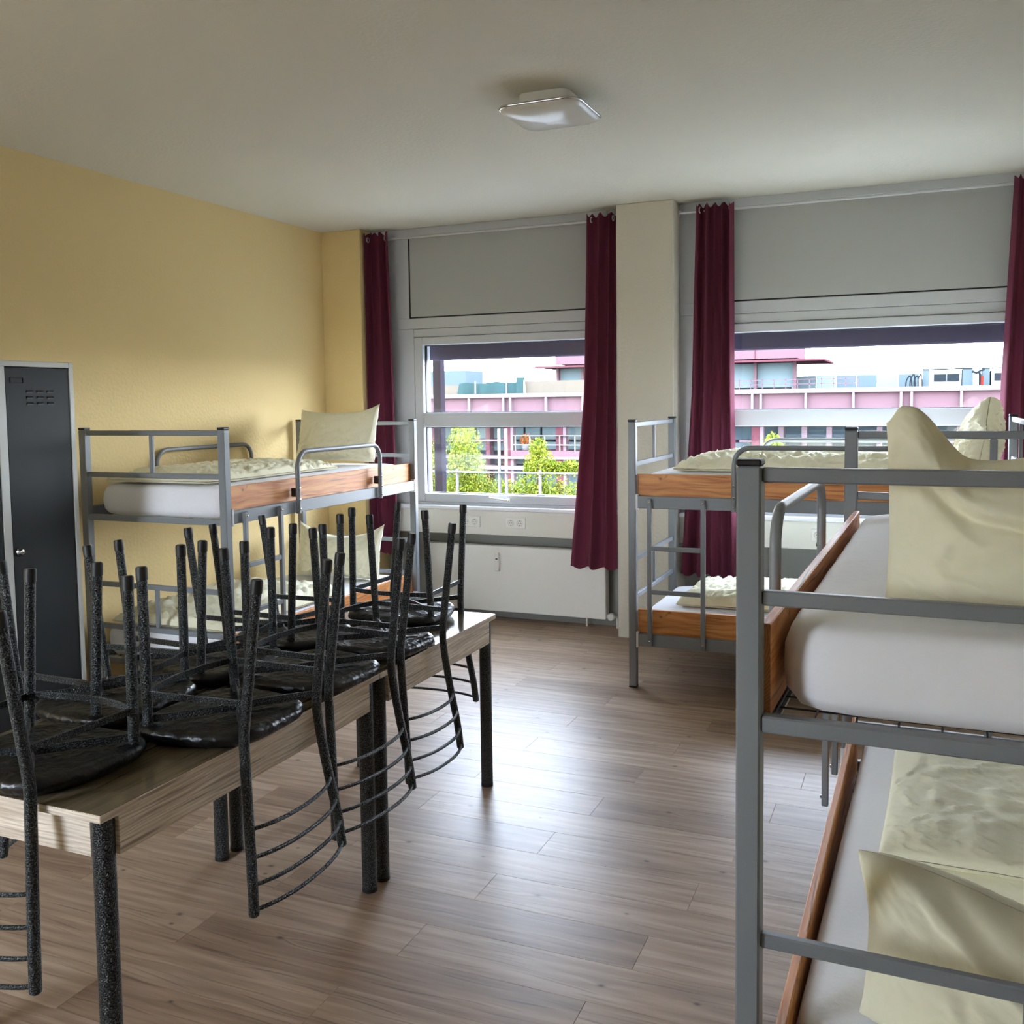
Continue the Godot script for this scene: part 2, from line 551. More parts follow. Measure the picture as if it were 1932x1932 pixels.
func room() -> void:
	var zb := -6.95
	shell("wall_left", "ochre yellow wall behind the locker and the left bunk bed", "wall", mb().bb(Vector3(WALL_L - 0.2, -0.15, zb), Vector3(WALL_L, CEIL + 0.2, BACK_Z + 0.2), 0.0), M.yellow)
	shell("wall_right", "plain wall on the side of the near bunk bed", "wall", mb().bb(Vector3(WALL_R, -0.15, zb), Vector3(WALL_R + 0.2, CEIL + 0.2, BACK_Z + 0.2), 0.0), M.white_wall)
	# the wall behind the viewer has a window as well
	var rx0 := -4.2
	var rx1 := -2.9
	var ry0 := 0.95
	var ry1 := 2.35
	shell("wall_rear", "plain wall behind the viewer facing the windows", "wall", mb().bb(Vector3(WALL_L, -0.15, BACK_Z), Vector3(WALL_R, ry0, BACK_Z + 0.2), 0.0) \
		.bb(Vector3(WALL_L, ry1, BACK_Z), Vector3(WALL_R, CEIL + 0.2, BACK_Z + 0.2), 0.0).bb(Vector3(WALL_L, ry0, BACK_Z), Vector3(rx0, ry1, BACK_Z + 0.2), 0.0).bb(Vector3(rx1, ry0, BACK_Z), Vector3(WALL_R, ry1, BACK_Z + 0.2), 0.0), M.white_wall)
	var rw := struct_node("window_3", "window in the wall behind the viewer", "window")
	part("frame", mb().bb(Vector3(rx0, ry0, BACK_Z + 0.06), Vector3(rx1, ry0 + 0.06, BACK_Z + 0.12), 0.002).bb(Vector3(rx0, ry1 - 0.06, BACK_Z + 0.06), Vector3(rx1, ry1, BACK_Z + 0.12), 0.002) \
		.bb(Vector3(rx0, ry0, BACK_Z + 0.06), Vector3(rx0 + 0.06, ry1, BACK_Z + 0.12), 0.002).bb(Vector3(rx1 - 0.06, ry0, BACK_Z + 0.06), Vector3(rx1, ry1, BACK_Z + 0.12), 0.002), M.frame, rw)
	part("pane", mb().bb(Vector3(rx0 + 0.05, ry0 + 0.05, BACK_Z + 0.085), Vector3(rx1 - 0.05, ry1 - 0.05, BACK_Z + 0.095), 0.0), M.pane, rw)
	shell("ceiling", "plain off-white plaster ceiling over the whole room", "ceiling", mb().bb(Vector3(WALL_L, CEIL, zb), Vector3(WALL_R, CEIL + 0.2, BACK_Z), 0.0), M.ceiling)
	shell("pier", "narrow ochre pier in the corner beside the left curtain", "pier", mb().bb(Vector3(WALL_L, 0, -6.9), Vector3(-3.985, CEIL, PIER_Z), 0.004), M.yellow)
	shell("column", "off-white column between the two windows", "column", mb().bb(Vector3(-1.945, 0, -6.9), Vector3(-1.545, CEIL, PIER_Z), 0.006), M.white_wall)
	# parapet under the windows: recess wall with duct and sill in front
	var wb := struct_node("wall_back", "low white wall under the two windows", "wall")
	for s in [[-3.985, -1.945], [-1.545, WALL_R]]:
		part("parapet", mb().bb(Vector3(s[0], 0, -6.95), Vector3(s[1], 0.87, -6.80), 0.0), M.recess, wb)
		part("skirting", mb().bb(Vector3(s[0], 0, -6.80), Vector3(s[1], 0.065, -6.782), 0.002), M.skirt, wb)
		part("cable_duct", mb().bb(Vector3(s[0], 0.6635, -6.80), Vector3(s[1], 0.85, -6.602), 0.004), M.duct, wb)
		part("sill", mb().bb(Vector3(s[0], 0.848, -6.80), Vector3(s[1], 0.880, -6.585), 0.006), M.sill, wb)
	# floor of laminate boards
	var fl := struct_node("floor", "greyish brown oak laminate floor of boards running along the window wall", "floor")
	part("subfloor", mb().bb(Vector3(WALL_L, -0.15, zb), Vector3(WALL_R, -0.012, BACK_Z), 0.0), M.skirt, fl)
	var r := RandomNumberGenerator.new()
	r.seed = 11
	var pw := 0.192
	var pl := 1.28
	var cache := {}
	for row in range(-4, 38):
		var z1 := -0.332 - (row - 9) * pw + pw * 0.0
		z1 = -0.14 - row * pw
		var z0 := z1 - pw
		z0 = maxf(z0, -6.80)
		z1 = minf(z1, BACK_Z)
		if z1 - z0 < 0.01:
			continue
		var x := WALL_L - fposmod(row * 0.47 + 0.1, 1.0) * pl
		while x < WALL_R - 0.001:
			var xa := maxf(x, WALL_L)
			var xb := minf(x + pl, WALL_R)
			if xb - xa > 0.02:
				var key := "%d_%d" % [roundi((xb - xa) * 200), roundi((z1 - z0) * 400)]
				if not cache.has(key):
					cache[key] = mb().box(Vector3.ZERO, Vector3(xb - xa - 0.0006, 0.012, z1 - z0 - 0.0004), 0.0007, Basis.IDENTITY, 0).mesh()
				var o := part_mesh("plank", cache[key], M.planks[r.randi() % 7], fl)
				o.position = Vector3((xa + xb) / 2, -0.006, (z0 + z1) / 2)
				if r.randf() < 0.5:
					o.rotation.y = PI
			x += pl

func windows() -> void:
	var zf := WIN_Z
	var data := [
		{"name": "window_1", "l": -3.985, "r": -1.945, "gl": -3.55, "gr": -2.10, "pl": -3.665, "pr": -2.06, "label": "left window in a wide light grey frame with a blank panel above", "cat": "window"},
		{"name": "window_2", "l": -1.545, "r": WALL_R, "gl": -1.26, "gr": 0.63, "pl": -1.33, "pr": 0.70, "label": "right window in a wide light grey frame with a blank panel above", "cat": "window"}]
	for d in data:
		var w := struct_node(d.name, d.label, d.cat)
		var gl: float = d.gl
		var gr: float = d.gr
		var yb := 0.966
		var yt := 2.108
		var t0 := 1.478
		var t1 := 1.590
		# fixed outer frame
		part("frame", mb().bb(Vector3(d.l, 0.88, -6.80), Vector3(gl - 0.078, 2.237, zf), 0.002) \
			.bb(Vector3(gr + 0.078, 0.88, -6.80), Vector3(d.r, 2.237, zf), 0.002) \
			.bb(Vector3(d.l, 2.237, -6.80), Vector3(d.r, 2.318, zf), 0.003) \
			.bb(Vector3(d.l, 2.318, -6.80), Vector3(d.pl, CEIL, zf), 0.002) \
			.bb(Vector3(d.pr, 2.318, -6.80), Vector3(d.r, CEIL, zf), 0.002) \
			.bb(Vector3(d.pl, 2.945, -6.80), Vector3(d.pr, CEIL, zf + 0.01), 0.002) \
			.bb(Vector3(gl - 0.078, 2.174, -6.80), Vector3(gr + 0.078, 2.234, zf - 0.004), 0.002) \
			.bb(Vector3(gl - 0.078, 0.88, -6.80), Vector3(gr + 0.078, 0.899, zf - 0.004), 0.002), M.frame, w)
		# sash
		part("sash", mb().bb(Vector3(gl - 0.075, 0.90, -6.76), Vector3(gl, 2.171, zf + 0.006), 0.006) \
			.bb(Vector3(gr, 0.90, -6.76), Vector3(gr + 0.075, 2.171, zf + 0.006), 0.006) \
			.bb(Vector3(gl, yt, -6.76), Vector3(gr, 2.171, zf + 0.006), 0.006) \
			.bb(Vector3(gl, 0.90, -6.76), Vector3(gr, yb, zf + 0.006), 0.006), M.frame, w)
		part("transom", mb().bb(Vector3(gl, t0, -6.76), Vector3(gr, t1, zf + 0.004), 0.006), M.frame, w)
		for g in [[yb, t0], [t1, yt]]:
			part("pane", mb().bb(Vector3(gl - 0.004, g[0] - 0.004, -6.725), Vector3(gr + 0.004, g[1] + 0.004, -6.7), 0.0), M.pane, w)
			part("gasket", mb().bb(Vector3(gl, g[0], -6.70), Vector3(gl + 0.006, g[1], -6.672), 0.0).bb(Vector3(gr - 0.006, g[0], -6.70), Vector3(gr, g[1], -6.672), 0.0) \
				.bb(Vector3(gl, g[0], -6.70), Vector3(gr, g[0] + 0.005, -6.672), 0.0).bb(Vector3(gl, g[1] - 0.005, -6.70), Vector3(gr, g[1], -6.672), 0.0), M.gasket, w)
		# blank panel above, with its dark shadow gap
		part("panel", mb().bb(Vector3(d.pl + 0.012, 2.328, -6.78), Vector3(d.pr - 0.012, 2.945, zf - 0.004), 0.002), M.panel, w)
		part("shadow_gap", mb().bb(Vector3(d.pl, 2.318, -6.79), Vector3(d.pr, 2.93, zf - 0.007), 0.0), M.gasket, w)
		part("lintel", mb().bb(Vector3(d.l, 2.2, -6.95), Vector3(d.r, CEIL, -6.80), 0.0), M.recess, w)
		# handle on the bottom rail
		if d.name == "window_1":
			var h := part("handle", mb().bb(Vector3(-2.865, 0.918, zf + 0.006), Vector3(-2.825, 0.944, zf + 0.016), 0.003).tube(path([Vector3(-2.845, 0.931, zf + 0.012), Vector3(-2.845, 0.931, zf + 0.05)]), 0.008, 8) \
				.tube(smooth([Vector3(-2.845, 0.931, zf + 0.048), Vector3(-2.88, 0.934, zf + 0.052), Vector3(-2.985, 0.947, zf + 0.05)], 3), 0.0085, 8), M.plastic, w)
			h.set_meta("label", "white window handle")
		# roller blind outside, drawn down a little
	solo("roller_blind", mb().bb(Vector3(-3.60, 2.012, -6.86), Vector3(-2.05, 2.2, -6.83), 0.003).tube(path([Vector3(-3.60, 2.012, -6.845), Vector3(-2.05, 2.012, -6.845)]), 0.014, 8), M.blind, "dark purple roller blind rolled down a little outside the left window", "blind", "")
	solo("roller_blind", mb().bb(Vector3(-1.32, 2.012, -6.86), Vector3(0.68, 2.2, -6.83), 0.003).tube(path([Vector3(-1.32, 2.012, -6.845), Vector3(0.68, 2.012, -6.845)]), 0.014, 8), M.blind, "dark purple roller blind rolled down a little outside the right window", "blind", "")

# a hanging curtain: left/right edge at the rail, half way and at the hem
func curtain(xs: Array, y0: float, y1: float, folds: float, seed_: float, label: String) -> void:
	var c := thing("curtain", label, "curtain", Vector3((xs[0][0] + xs[0][1]) / 2.0, y0, -6.535), 0.0, "burgundy curtains on the rods")
	var loops := []
	var nx := 70
	var ny := 26
	var org := c.position
	for i in ny:
		var f := float(i) / (ny - 1)
		var y := lerpf(y1, y0, f)
		var a: float
		var b: float
		if f < 0.5:
			a = lerpf(xs[0][0], xs[1][0], f * 2.0); b = lerpf(xs[0][1], xs[1][1], f * 2.0)
		else:
			a = lerpf(xs[1][0], xs[2][0], f * 2.0 - 1.0); b = lerpf(xs[1][1], xs[2][1], f * 2.0 - 1.0)
		var loop := PackedVector3Array()
		var back := PackedVector3Array()
		for j in nx:
			var u := float(j) / (nx - 1)
			var ph := u * folds * TAU + sin(u * 5.0 + seed_) * 0.8 + f * 0.5 * sin(seed_ * 3.0 + u * 3.0)
			var amp := 0.030 + 0.010 * sin(u * 9.0 + seed_ * 2.0)
			var z := amp * sin(ph) + 0.006 * noise.get_noise_2d(u * 3.0 + seed_, f * 3.0)
			var x := lerpf(a, b, u) + 0.010 * cos(ph) * sin(PI * u)
			var yy := y + (0.012 * sin(u * folds * TAU * 1.0 + 1.0) if i == ny - 1 else 0.0) + (0.012 * cos(u * folds * TAU * 2.0) if i == 0 else 0.0)
			loop.append(Vector3(x, yy, -6.535 + z) - org)
			back.append(Vector3(x, yy, -6.535 + z - 0.004) - org)
		back.reverse()
		loop.append_array(back)
		loops.append(loop)
	var b := mb()
	# skin both faces; normals look away from the cloth's own middle
	var p := []
	for l: PackedVector3Array in loops:
		var row := l.duplicate()
		row.append(l[0])
		p.append(row)
	b.lattice(p, func(i, j):
		var l: PackedVector3Array = loops[i]
		var jj: int = j % l.size()
		return l[jj] - Vector3(0, 0, 0.002 if jj < nx else -0.002), true)
	part("cloth", b, M.curtain, c)
	var rings: int = int(folds * 2.0)
	for k in [0, rings - 1]:
		var x := lerpf(xs[0][0] + 0.012, xs[0][1] - 0.012, (k + 0.5) / rings)
		var ring := PackedVector3Array()
		for s in 13:
			var an := TAU * s / 12.0
			ring.append(Vector3(x, 2.925 + 0.018 * sin(an), -6.535 + 0.018 * cos(an)) - org)
		part("eyelet", mb().tube(ring, 0.004, 6, false), M.rod, c)

# ------------------------------------------------------------------ outside
# x, y as measured on a plane 35 m away, carried out to the distance they are built at
func ex(x: float, y: float, z := -50.0) -> Vector3:
	return Vector3(x * -z / 35.0, H + (y - H) * -z / 35.0, z)

func xb(b: MB, x0: float, y0: float, x1: float, y1: float, z0: float, z1: float, bev := 0.0) -> MB:
	var p := ex(x0, y0, z1)
	var q := ex(x1, y1, z1)
	return b.bb(Vector3(p.x, p.y, z0), Vector3(q.x, q.y, z1), bev)

# a mesh built in the world's axes, moved into those of its thing
func own(b: MB, o: Node3D) -> MB:
	for k in b.v.size():
		b.v[k] -= o.position
	return b

func matte(c: Color) -> StandardMaterial3D:
	var l := c.srgb_to_linear() * 0.36
	l.a = 1.0
	return std(l.linear_to_srgb(), 0.95, 0.0, 0.0)

func outside() -> void:
	var pink := matte(rgb(118, 92, 98))
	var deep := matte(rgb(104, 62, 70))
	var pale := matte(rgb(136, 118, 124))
	var glass := matte(rgb(122, 140, 144))
	var glass_dark := matte(rgb(86, 104, 112))
	var teal := matte(rgb(56, 80, 80))
	var greyb := matte(rgb(92, 104, 108))
	var reed := matte(rgb(112, 104, 92))
	var white := matte(rgb(140, 138, 138))
	var dark := matte(rgb(40, 46, 50))
	shell("ground", "street level far below the windows", "ground", mb().bb(Vector3(-90, -9.2, -120), Vector3(60, -9.0, -7.2), 0.0), std(rgb(92, 92, 90), 0.9, 0.0, 0.1))
	var f := thing("building", "long pink steel framed office building across the street", "building", Vector3(-12, -9, -50))
	part("girder", own(xb(mb(), -26, 1.02, 8, 1.83, -50.4, -50.0), f), pink, f)
	part("flange", own(xb(mb(), -26, 1.83, 8, 1.99, -50.6, -49.72, 0.02), f), pale, f)
	part("lower_flange", own(xb(mb(), -26, 0.90, 8, 1.02, -50.6, -49.72, 0.02), f), pale, f)
	for x: float in [-19.6, -18.1, -16.7, -15.196, -14.901, -13.4, -11.9, -10.38, -10.08, -8.6, -7.1, -5.551, -5.256, -3.721, -2.154, -0.642, -0.314, 1.197, 2.7, 4.2]:
		part("rib", own(xb(mb(), x - 0.04, 1.02, x + 0.04, 1.83, -50.0, -49.74), f), pale, f)
	part("roof", own(xb(mb(), -26, 1.7, 8, 1.95, -72, -50.4), f), greyb, f)
	part("wall", own(xb(mb(), -26, -6.0, 8, 0.9, -53.4, -52.6), f), dark, f)
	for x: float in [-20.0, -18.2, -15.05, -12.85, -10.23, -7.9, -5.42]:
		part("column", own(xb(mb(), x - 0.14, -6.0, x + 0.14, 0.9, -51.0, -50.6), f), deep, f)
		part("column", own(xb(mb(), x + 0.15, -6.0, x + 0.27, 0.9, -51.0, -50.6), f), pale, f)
	for x: float in [-15.88, -4.55, -3.76, -2.93, -2.12, -1.3, -0.48, 0.34, 1.16, 2.0, 2.8, 3.6]:
		part("mullion", own(xb(mb(), x - 0.09, -6.0, x + 0.09, 0.9, -52.0, -51.4), f), deep if x < -10.0 else pale, f)
	var gx := [-20.0, -19.1, -18.2, -17.3, -16.4, -15.88, -15.05, -14.3, -13.6, -12.85, -11.6, -10.23, -9.0, -7.9, -6.6, -5.42, -4.55, -3.76, -2.93, -2.12, -1.3, -0.48, 0.34, 1.16, 2.0, 2.8, 3.6]
	for k in gx.size() - 1:
		for yy in [[0.20, 0.88], [-0.24, 0.10], [-0.82, -0.5], [-1.9, -1.02]]:
			part("window", own(xb(mb(), gx[k] + 0.05, yy[0], gx[k + 1] - 0.05, yy[1], -52.5, -52.3), f), glass_dark if gx[k] > -8.0 and yy[0] > 0.0 else glass, f)
	for s in [[-26, -15.2], [-6, 8]]:
		part("floor_slab", own(xb(mb(), s[0], 0.11, s[1], 0.19, -52.4, -51.2), f), pale, f)
	part("balcony_slab", own(xb(mb(), -14.9, -0.48, -6, -0.25, -52.2, -50.4), f), pink, f)
	for s in [[-0.58, -0.48], [-1.0, -0.86]]:
		part("lower_slab", own(xb(mb(), -26, s[0], 8, s[1], -52.2, -50.4), f), pale, f)
	for k in 12:
		var x := -14.7 + k * 0.62
		part("balcony_post", own(xb(mb(), x - 0.022, -0.25, x + 0.022, 0.36, -50.5, -50.42), f), white, f)
	for y: float in [0.34, -0.02]:
		part("balcony_rail", own(xb(mb(), -14.8, y - 0.018, -7.5, y + 0.018, -50.52, -50.40), f), white, f)
	# roof pavilion
	var t := thing("roof_pavilion", "pink roof pavilion with a thin flat canopy on the opposite building", "pavilion", ex(-8.0, 1.95, -54.0))
	part("upper_box", own(xb(mb(), -12.973, 3.06, -4.035, 3.6, -57, -53.0), t), pink, t)
	for x: float in [-11.4, -8.5, -6.6, -5.45]:
		part("panel_joint", own(xb(mb(), x - 0.015, 3.06, x + 0.015, 3.6, -53.0, -52.97), t), deep, t)
	part("canopy", own(xb(mb(), -13.85, 2.95, -3.12, 3.02, -58, -52.0), t), deep, t)
	for x: float in [-12.9, -11.9, -11.0, -9.5, -8.0, -6.6, -5.45, -4.1]:
		part("post", own(xb(mb(), x - 0.05, 1.95, x + 0.05, 2.96, -53.4, -53.1), t), pink, t)
	for x in [[-12.85, -11.95], [-11.85, -11.05], [-10.95, -9.55], [-9.45, -8.05], [-7.95, -6.65], [-6.55, -5.5], [-5.4, -4.15]]:
		part("pane", own(xb(mb(), x[0], 2.05, x[1], 2.9, -53.6, -53.5), t), glass, t)
	part("core", own(xb(mb(), -12.8, 1.95, -4.2, 2.93, -57, -54.5), t), white, t)
	# things standing on the roof
	solo("roof_box", xb(mb(), -19.6, 2.34, -16.816, 2.95, -54, -51.5, 0.03), greyb, "grey green box standing on the roof at the far left", "box")
	solo("reed_screen", xb(mb(), -20, 1.99, -17.1, 2.36, -50.8, -50.7), reed, "reed screen below the grey green roof box", "fence")
	var net := thing("netting_fence", "dark green netting fence on the roof edge", "fence", ex(-15.7, 1.97, -50.5))
	var row0 := PackedVector3Array()
	var row1 := PackedVector3Array()
	for k in 25:
		var u := k / 24.0
		row0.append(ex(lerpf(-17.2, -14.3, u), 1.96, -50.6) + Vector3(0, 0, 0.12 * sin(u * 20.0)))
		row1.append(ex(lerpf(-17.1, -14.3, u), 2.41 + 0.05 * u + 0.03 * sin(u * 14.0), -50.6) + Vector3(0, 0, 0.12 * sin(u * 20.0)))
	var nb := mb()
	nb.lattice([row0, row1], func(i, j): return (row0 if i == 0 else row1)[j] - Vector3(0, 0, 1))
	part("net", own(nb, net), teal, net)
	part("net_end", own(xb(mb(), -14.62, 1.97, -14.3, 2.62, -50.7, -50.6), net), teal, net)
	for x: float in [-16.4, -15.05, -14.3]:
		part("post", own(xb(mb(), x - 0.02, 1.90, x + 0.02, 2.5, -50.5, -50.42), net), white, net)
	solo("reed_screen", xb(mb(), -14.25, 1.99, -11.4, 2.46, -50.8, -50.7), reed, "reed screen to the right of the green netting on the roof", "fence")
	var pw := thing("roof_screen", "long grey sheet metal screen behind the roof railing", "screen", ex(-2.2, 1.95, -54))
	for k in 6:
		part("sheet", own(xb(mb(), -4.03 + k * 0.66, 1.95, -4.03 + k * 0.66 + 0.64, 2.42, -54.2, -54.0, 0.02), pw), greyb if k % 3 != 1 else glass, pw)
	var rl := thing("roof_railing", "thin pink railing along the roof edge beside the pavilion", "railing", ex(-4.0, 1.95, -51.0))
	for y: float in [2.31, 2.15]:
		part("rail", own(xb(mb(), -6.4, y - 0.012, -2.0, y + 0.012, -51.1, -51.05), rl), pink, rl)
	for k in 12:
		part("post", own(xb(mb(), -6.4 + k * 0.4 - 0.012, 1.96, -6.4 + k * 0.4 + 0.012, 2.33, -51.1, -51.05), rl), pink, rl)
	for d in [[0.06, 1.43, "white ventilation unit with two dark grilles on the roof"], [1.86, 3.1, "ventilation unit at the right end of the roof by the right curtain"]]:
		var ac := thing("ventilation_unit", d[2], "ventilation unit", ex((d[0] + d[1]) / 2, 1.96, -51.5))
		part("casing", own(xb(mb(), d[0] + 0.2, 1.95, d[1] - 0.25, 2.48, -52.2, -50.9, 0.03), ac), white, ac)
		part("side_casing", own(xb(mb(), d[0] - 0.05, 1.95, d[0] + 0.16, 2.55, -52.2, -50.9, 0.03), ac), greyb, ac)
		part("side_casing", own(xb(mb(), d[1] - 0.22, 1.95, d[1] + 0.1, 2.55, -52.2, -50.9, 0.03), ac), greyb, ac)
		part("lid", own(xb(mb(), d[0] - 0.06, 2.55, d[1] + 0.1, 2.57, -52.2, -50.85), ac), dark, ac)
		for k in 2:
			part("grille", own(xb(mb(), d[0] + 0.3 + k * 0.4, 2.15, d[0] + 0.66 + k * 0.4, 2.38, -50.92, -50.86), ac), dark, ac)
	var pp := thing("roof_pipes", "dark bent pipe with a red fitting between the ventilation units", "pipe", ex(1.6, 1.96, -50.5))
	part("pipe", own(mb().tube(smooth([ex(1.5, 2.46, -50.5), ex(1.62, 2.40, -50.5), ex(1.72, 2.40, -50.5), ex(1.73, 1.95, -50.5)], 5), 0.06, 8), pp), dark, pp)
	part("branch", own(mb().tube(path([ex(1.64, 2.42, -50.5), ex(1.86, 2.52, -50.5)]), 0.05, 8), pp), dark, pp)
	part("fitting", own(xb(mb(), 1.76, 1.95, 1.84, 2.3, -50.6, -50.4), pp), matte(rgb(130, 44, 36)), pp)
	var pq := thing("roof_conduits", "tangle of thin conduits left of the white ventilation unit", "pipe", ex(-0.25, 1.96, -50.6))
	for k in 4:
		part("conduit", own(mb().tube(smooth([ex(-0.5 + k * 0.13, 1.95, -50.6), ex(-0.48 + k * 0.12, 2.2, -50.6), ex(-0.36 + k * 0.11, 2.34 + 0.05 * (k % 2), -50.6), ex(-0.3 + k * 0.1, 1.95, -50.6)], 5), 0.035, 6), pq), dark, pq)
	# balcony plants
	for k in 2:
		var pl := thing("balcony_plant", ["orange leaved potted plant on the balcony, the left one", "orange leaved potted plant on the balcony, the right one"][k], "plant", ex([-14.25, -12.7][k], -0.25, -51.2))
		part("pot", mb().lathe(PackedVector2Array([Vector2(0.01, 0), Vector2(0.2, 0), Vector2(0.26, 0.32), Vector2(0.01, 0.32)]), Vector3.ZERO, Basis.IDENTITY, 10), white, pl)
		leaves("foliage", pl, [[Vector3(0, 0.62, 0), Vector3(0.36, 0.40, 0.36)]], 420, 0.11, [rgb(160, 84, 50), rgb(140, 70, 40), rgb(110, 100, 50)], 50 + k)
	# post right outside the left window
	solo("facade_post", mb().bb(Vector3(-3.805, -9.0, -7.36), Vector3(-3.73, 4.0, -7.28), 0.004), matte(rgb(58, 54, 64)), "dark grey steel post just outside the left window", "post")
	# pale steel frame standing among the greenery
	var sf := thing("steel_frame", "pale steel frame of posts and a beam among the hedge greenery", "frame", ex(-15.0, 0, -20.4) * Vector3(1, 0, 1) + Vector3(0, -9, 0))
	for x: float in [-15.43, -15.13, -13.7, -17.3]:
		part("post", own(mb().bb(Vector3(ex(x - 0.03, 0, -20.4).x, -9, -20.5), Vector3(ex(x + 0.03, 0, -20.4).x, 1.05 if x < -15.0 and x > -16.0 else 0.1, -20.4), 0.004), sf), white, sf)
	part("beam", own(xb(mb(), -19.5, -1.15, -11.0, -1.10, -20.5, -20.36, 0.004), sf), white, sf)
	# trees and hedges below the windows
	var gc := [rgb(90, 98, 26), rgb(74, 86, 24), rgb(102, 102, 36), rgb(52, 64, 22)]
	tree("tree", "tall yellow green tree filling the left of the left window", Vector3(-10.15, -9, -21), [[Vector3(0, 9.45, 0), Vector3(0.42, 0.85, 0.5)], [Vector3(0.05, 9.0, 0), Vector3(0.50, 0.7, 0.5)], [Vector3(0.3, 8.3, 0.1), Vector3(0.9, 0.8, 0.6)]], 9000, gc, 60)
	tree("tree", "smaller yellow green tree in front of the balcony", Vector3(-8.24, -9, -21), [[Vector3(0, 9.55, 0), Vector3(0.20, 0.28, 0.3)], [Vector3(0.03, 9.25, 0), Vector3(0.38, 0.30, 0.4)], [Vector3(0.0, 8.7, 0), Vector3(0.6, 0.5, 0.5)]], 3200, gc, 61)
	tree("tree", "young tree at the left edge of the left window", Vector3(-11.15, -9, -21), [[Vector3(0, 9.2, 0), Vector3(0.34, 0.6, 0.4)], [Vector3(0, 8.5, 0), Vector3(0.5, 0.6, 0.5)]], 3200, gc, 62)
	tree("tree", "tree top low in the right window behind the bunk guard rail", Vector3(-2.9, -9, -21), [[Vector3(0, 9.65, 0), Vector3(0.22, 0.28, 0.3)], [Vector3(0, 9.0, 0), Vector3(0.4, 0.6, 0.5)]], 1600, gc, 63)
	var hd := thing("hedge", "dense yellow green hedge along the bottom of the left window", "hedge", Vector3(-9, -9, -21.2))
	part("planter", mb().bb(Vector3(-4, 7.0, -0.4), Vector3(4, 7.9, 0.4), 0.02), matte(rgb(110, 106, 102)), hd)
	var blobs := []
	for k in 30:
		blobs.append([Vector3(-2.9 + k * 0.17, 8.4 + 0.06 * sin(k * 2.1), 0.0), Vector3(0.30, 0.42, 0.4)])
	for k in 14:
		blobs.append([Vector3(0.35 + k * 0.12, 9.08 + 0.03 * sin(k * 1.7), -0.3), Vector3(0.16, 0.16, 0.2)])
	leaves("foliage", hd, blobs, 21000, 0.05, gc, 64)

func tree(called: String, label: String, at: Vector3, blobs: Array, count: int, cols: Array, seed_: int) -> void:
	var t := thing(called, label, "tree", at, 0.0, "trees outside the windows")
	var top: Vector3 = blobs[0][0]
	part("trunk", mb().tube(smooth([Vector3.ZERO, Vector3(0.1, top.y * 0.4, 0.05), top + Vector3(0, -0.2, 0)], 6), 0.05, 8, true), matte(rgb(80, 66, 52)), t)
	leaves("foliage", t, blobs, count, 0.05, cols, seed_)

# leaves scattered through ellipsoids: small bent blades
func leaves(called: String, parent: Node3D, blobs: Array, count: int, size: float, cols: Array, seed_: int) -> void:
	var b := mb()
	var pr := [Vector3(0, 0, 0), Vector3(0.34, 0.08, 0.45), Vector3(0, 0.02, 1.0), Vector3(-0.34, 0.08, 0.45)]
	b.tri(pr[0], pr[1], pr[2], Vector3(-0.2, 1, 0).normalized(), Vector2.ZERO, Vector2.ONE, Vector2.ONE)
	b.tri(pr[0], pr[2], pr[3], Vector3(0.2, 1, 0).normalized(), Vector2.ZERO, Vector2.ONE, Vector2.ONE)
	var mm := MultiMesh.new()
	mm.transform_format = MultiMesh.TRANSFORM_3D
	mm.use_colors = true
	mm.mesh = b.mesh()
	mm.instance_count = count
	var r := RandomNumberGenerator.new()
	r.seed = seed_
	for k in count:
		var bl: Array = blobs[r.randi() % blobs.size()]
		var d := Vector3(r.randfn(), r.randfn(), r.randfn()).normalized() * pow(r.randf(), 0.45)
		var p: Vector3 = (bl[0] as Vector3) + d * (bl[1] as Vector3)
		var bs := Basis.from_euler(Vector3(r.randf_range(-1.2, 1.2), r.randf() * TAU, r.randf_range(-0.8, 0.8))).scaled(Vector3.ONE * size * r.randf_range(0.7, 1.5))
		mm.set_instance_transform(k, Transform3D(bs, p))
		mm.set_instance_color(k, (cols[r.randi() % cols.size()] as Color).srgb_to_linear())
	var m := std(Color.WHITE, 0.95, 0.0, 0.0)
	m.vertex_color_use_as_albedo = true
	m.cull_mode = BaseMaterial3D.CULL_DISABLED
	m.backlight_enabled = true
	m.backlight = Color(0.4, 0.42, 0.1)
	var o := MultiMeshInstance3D.new()
	o.name = called
	o.multimesh = mm
	o.material_override = m
	o.set_meta("kind", "stuff")
	parent.add_child(o, true)

# ------------------------------------------------------------------ bunk beds
# local: x from the foot (ladder) end to the head end, front face at z = 0, back at z = -W
const BL := 2.06
const BW := 1.0

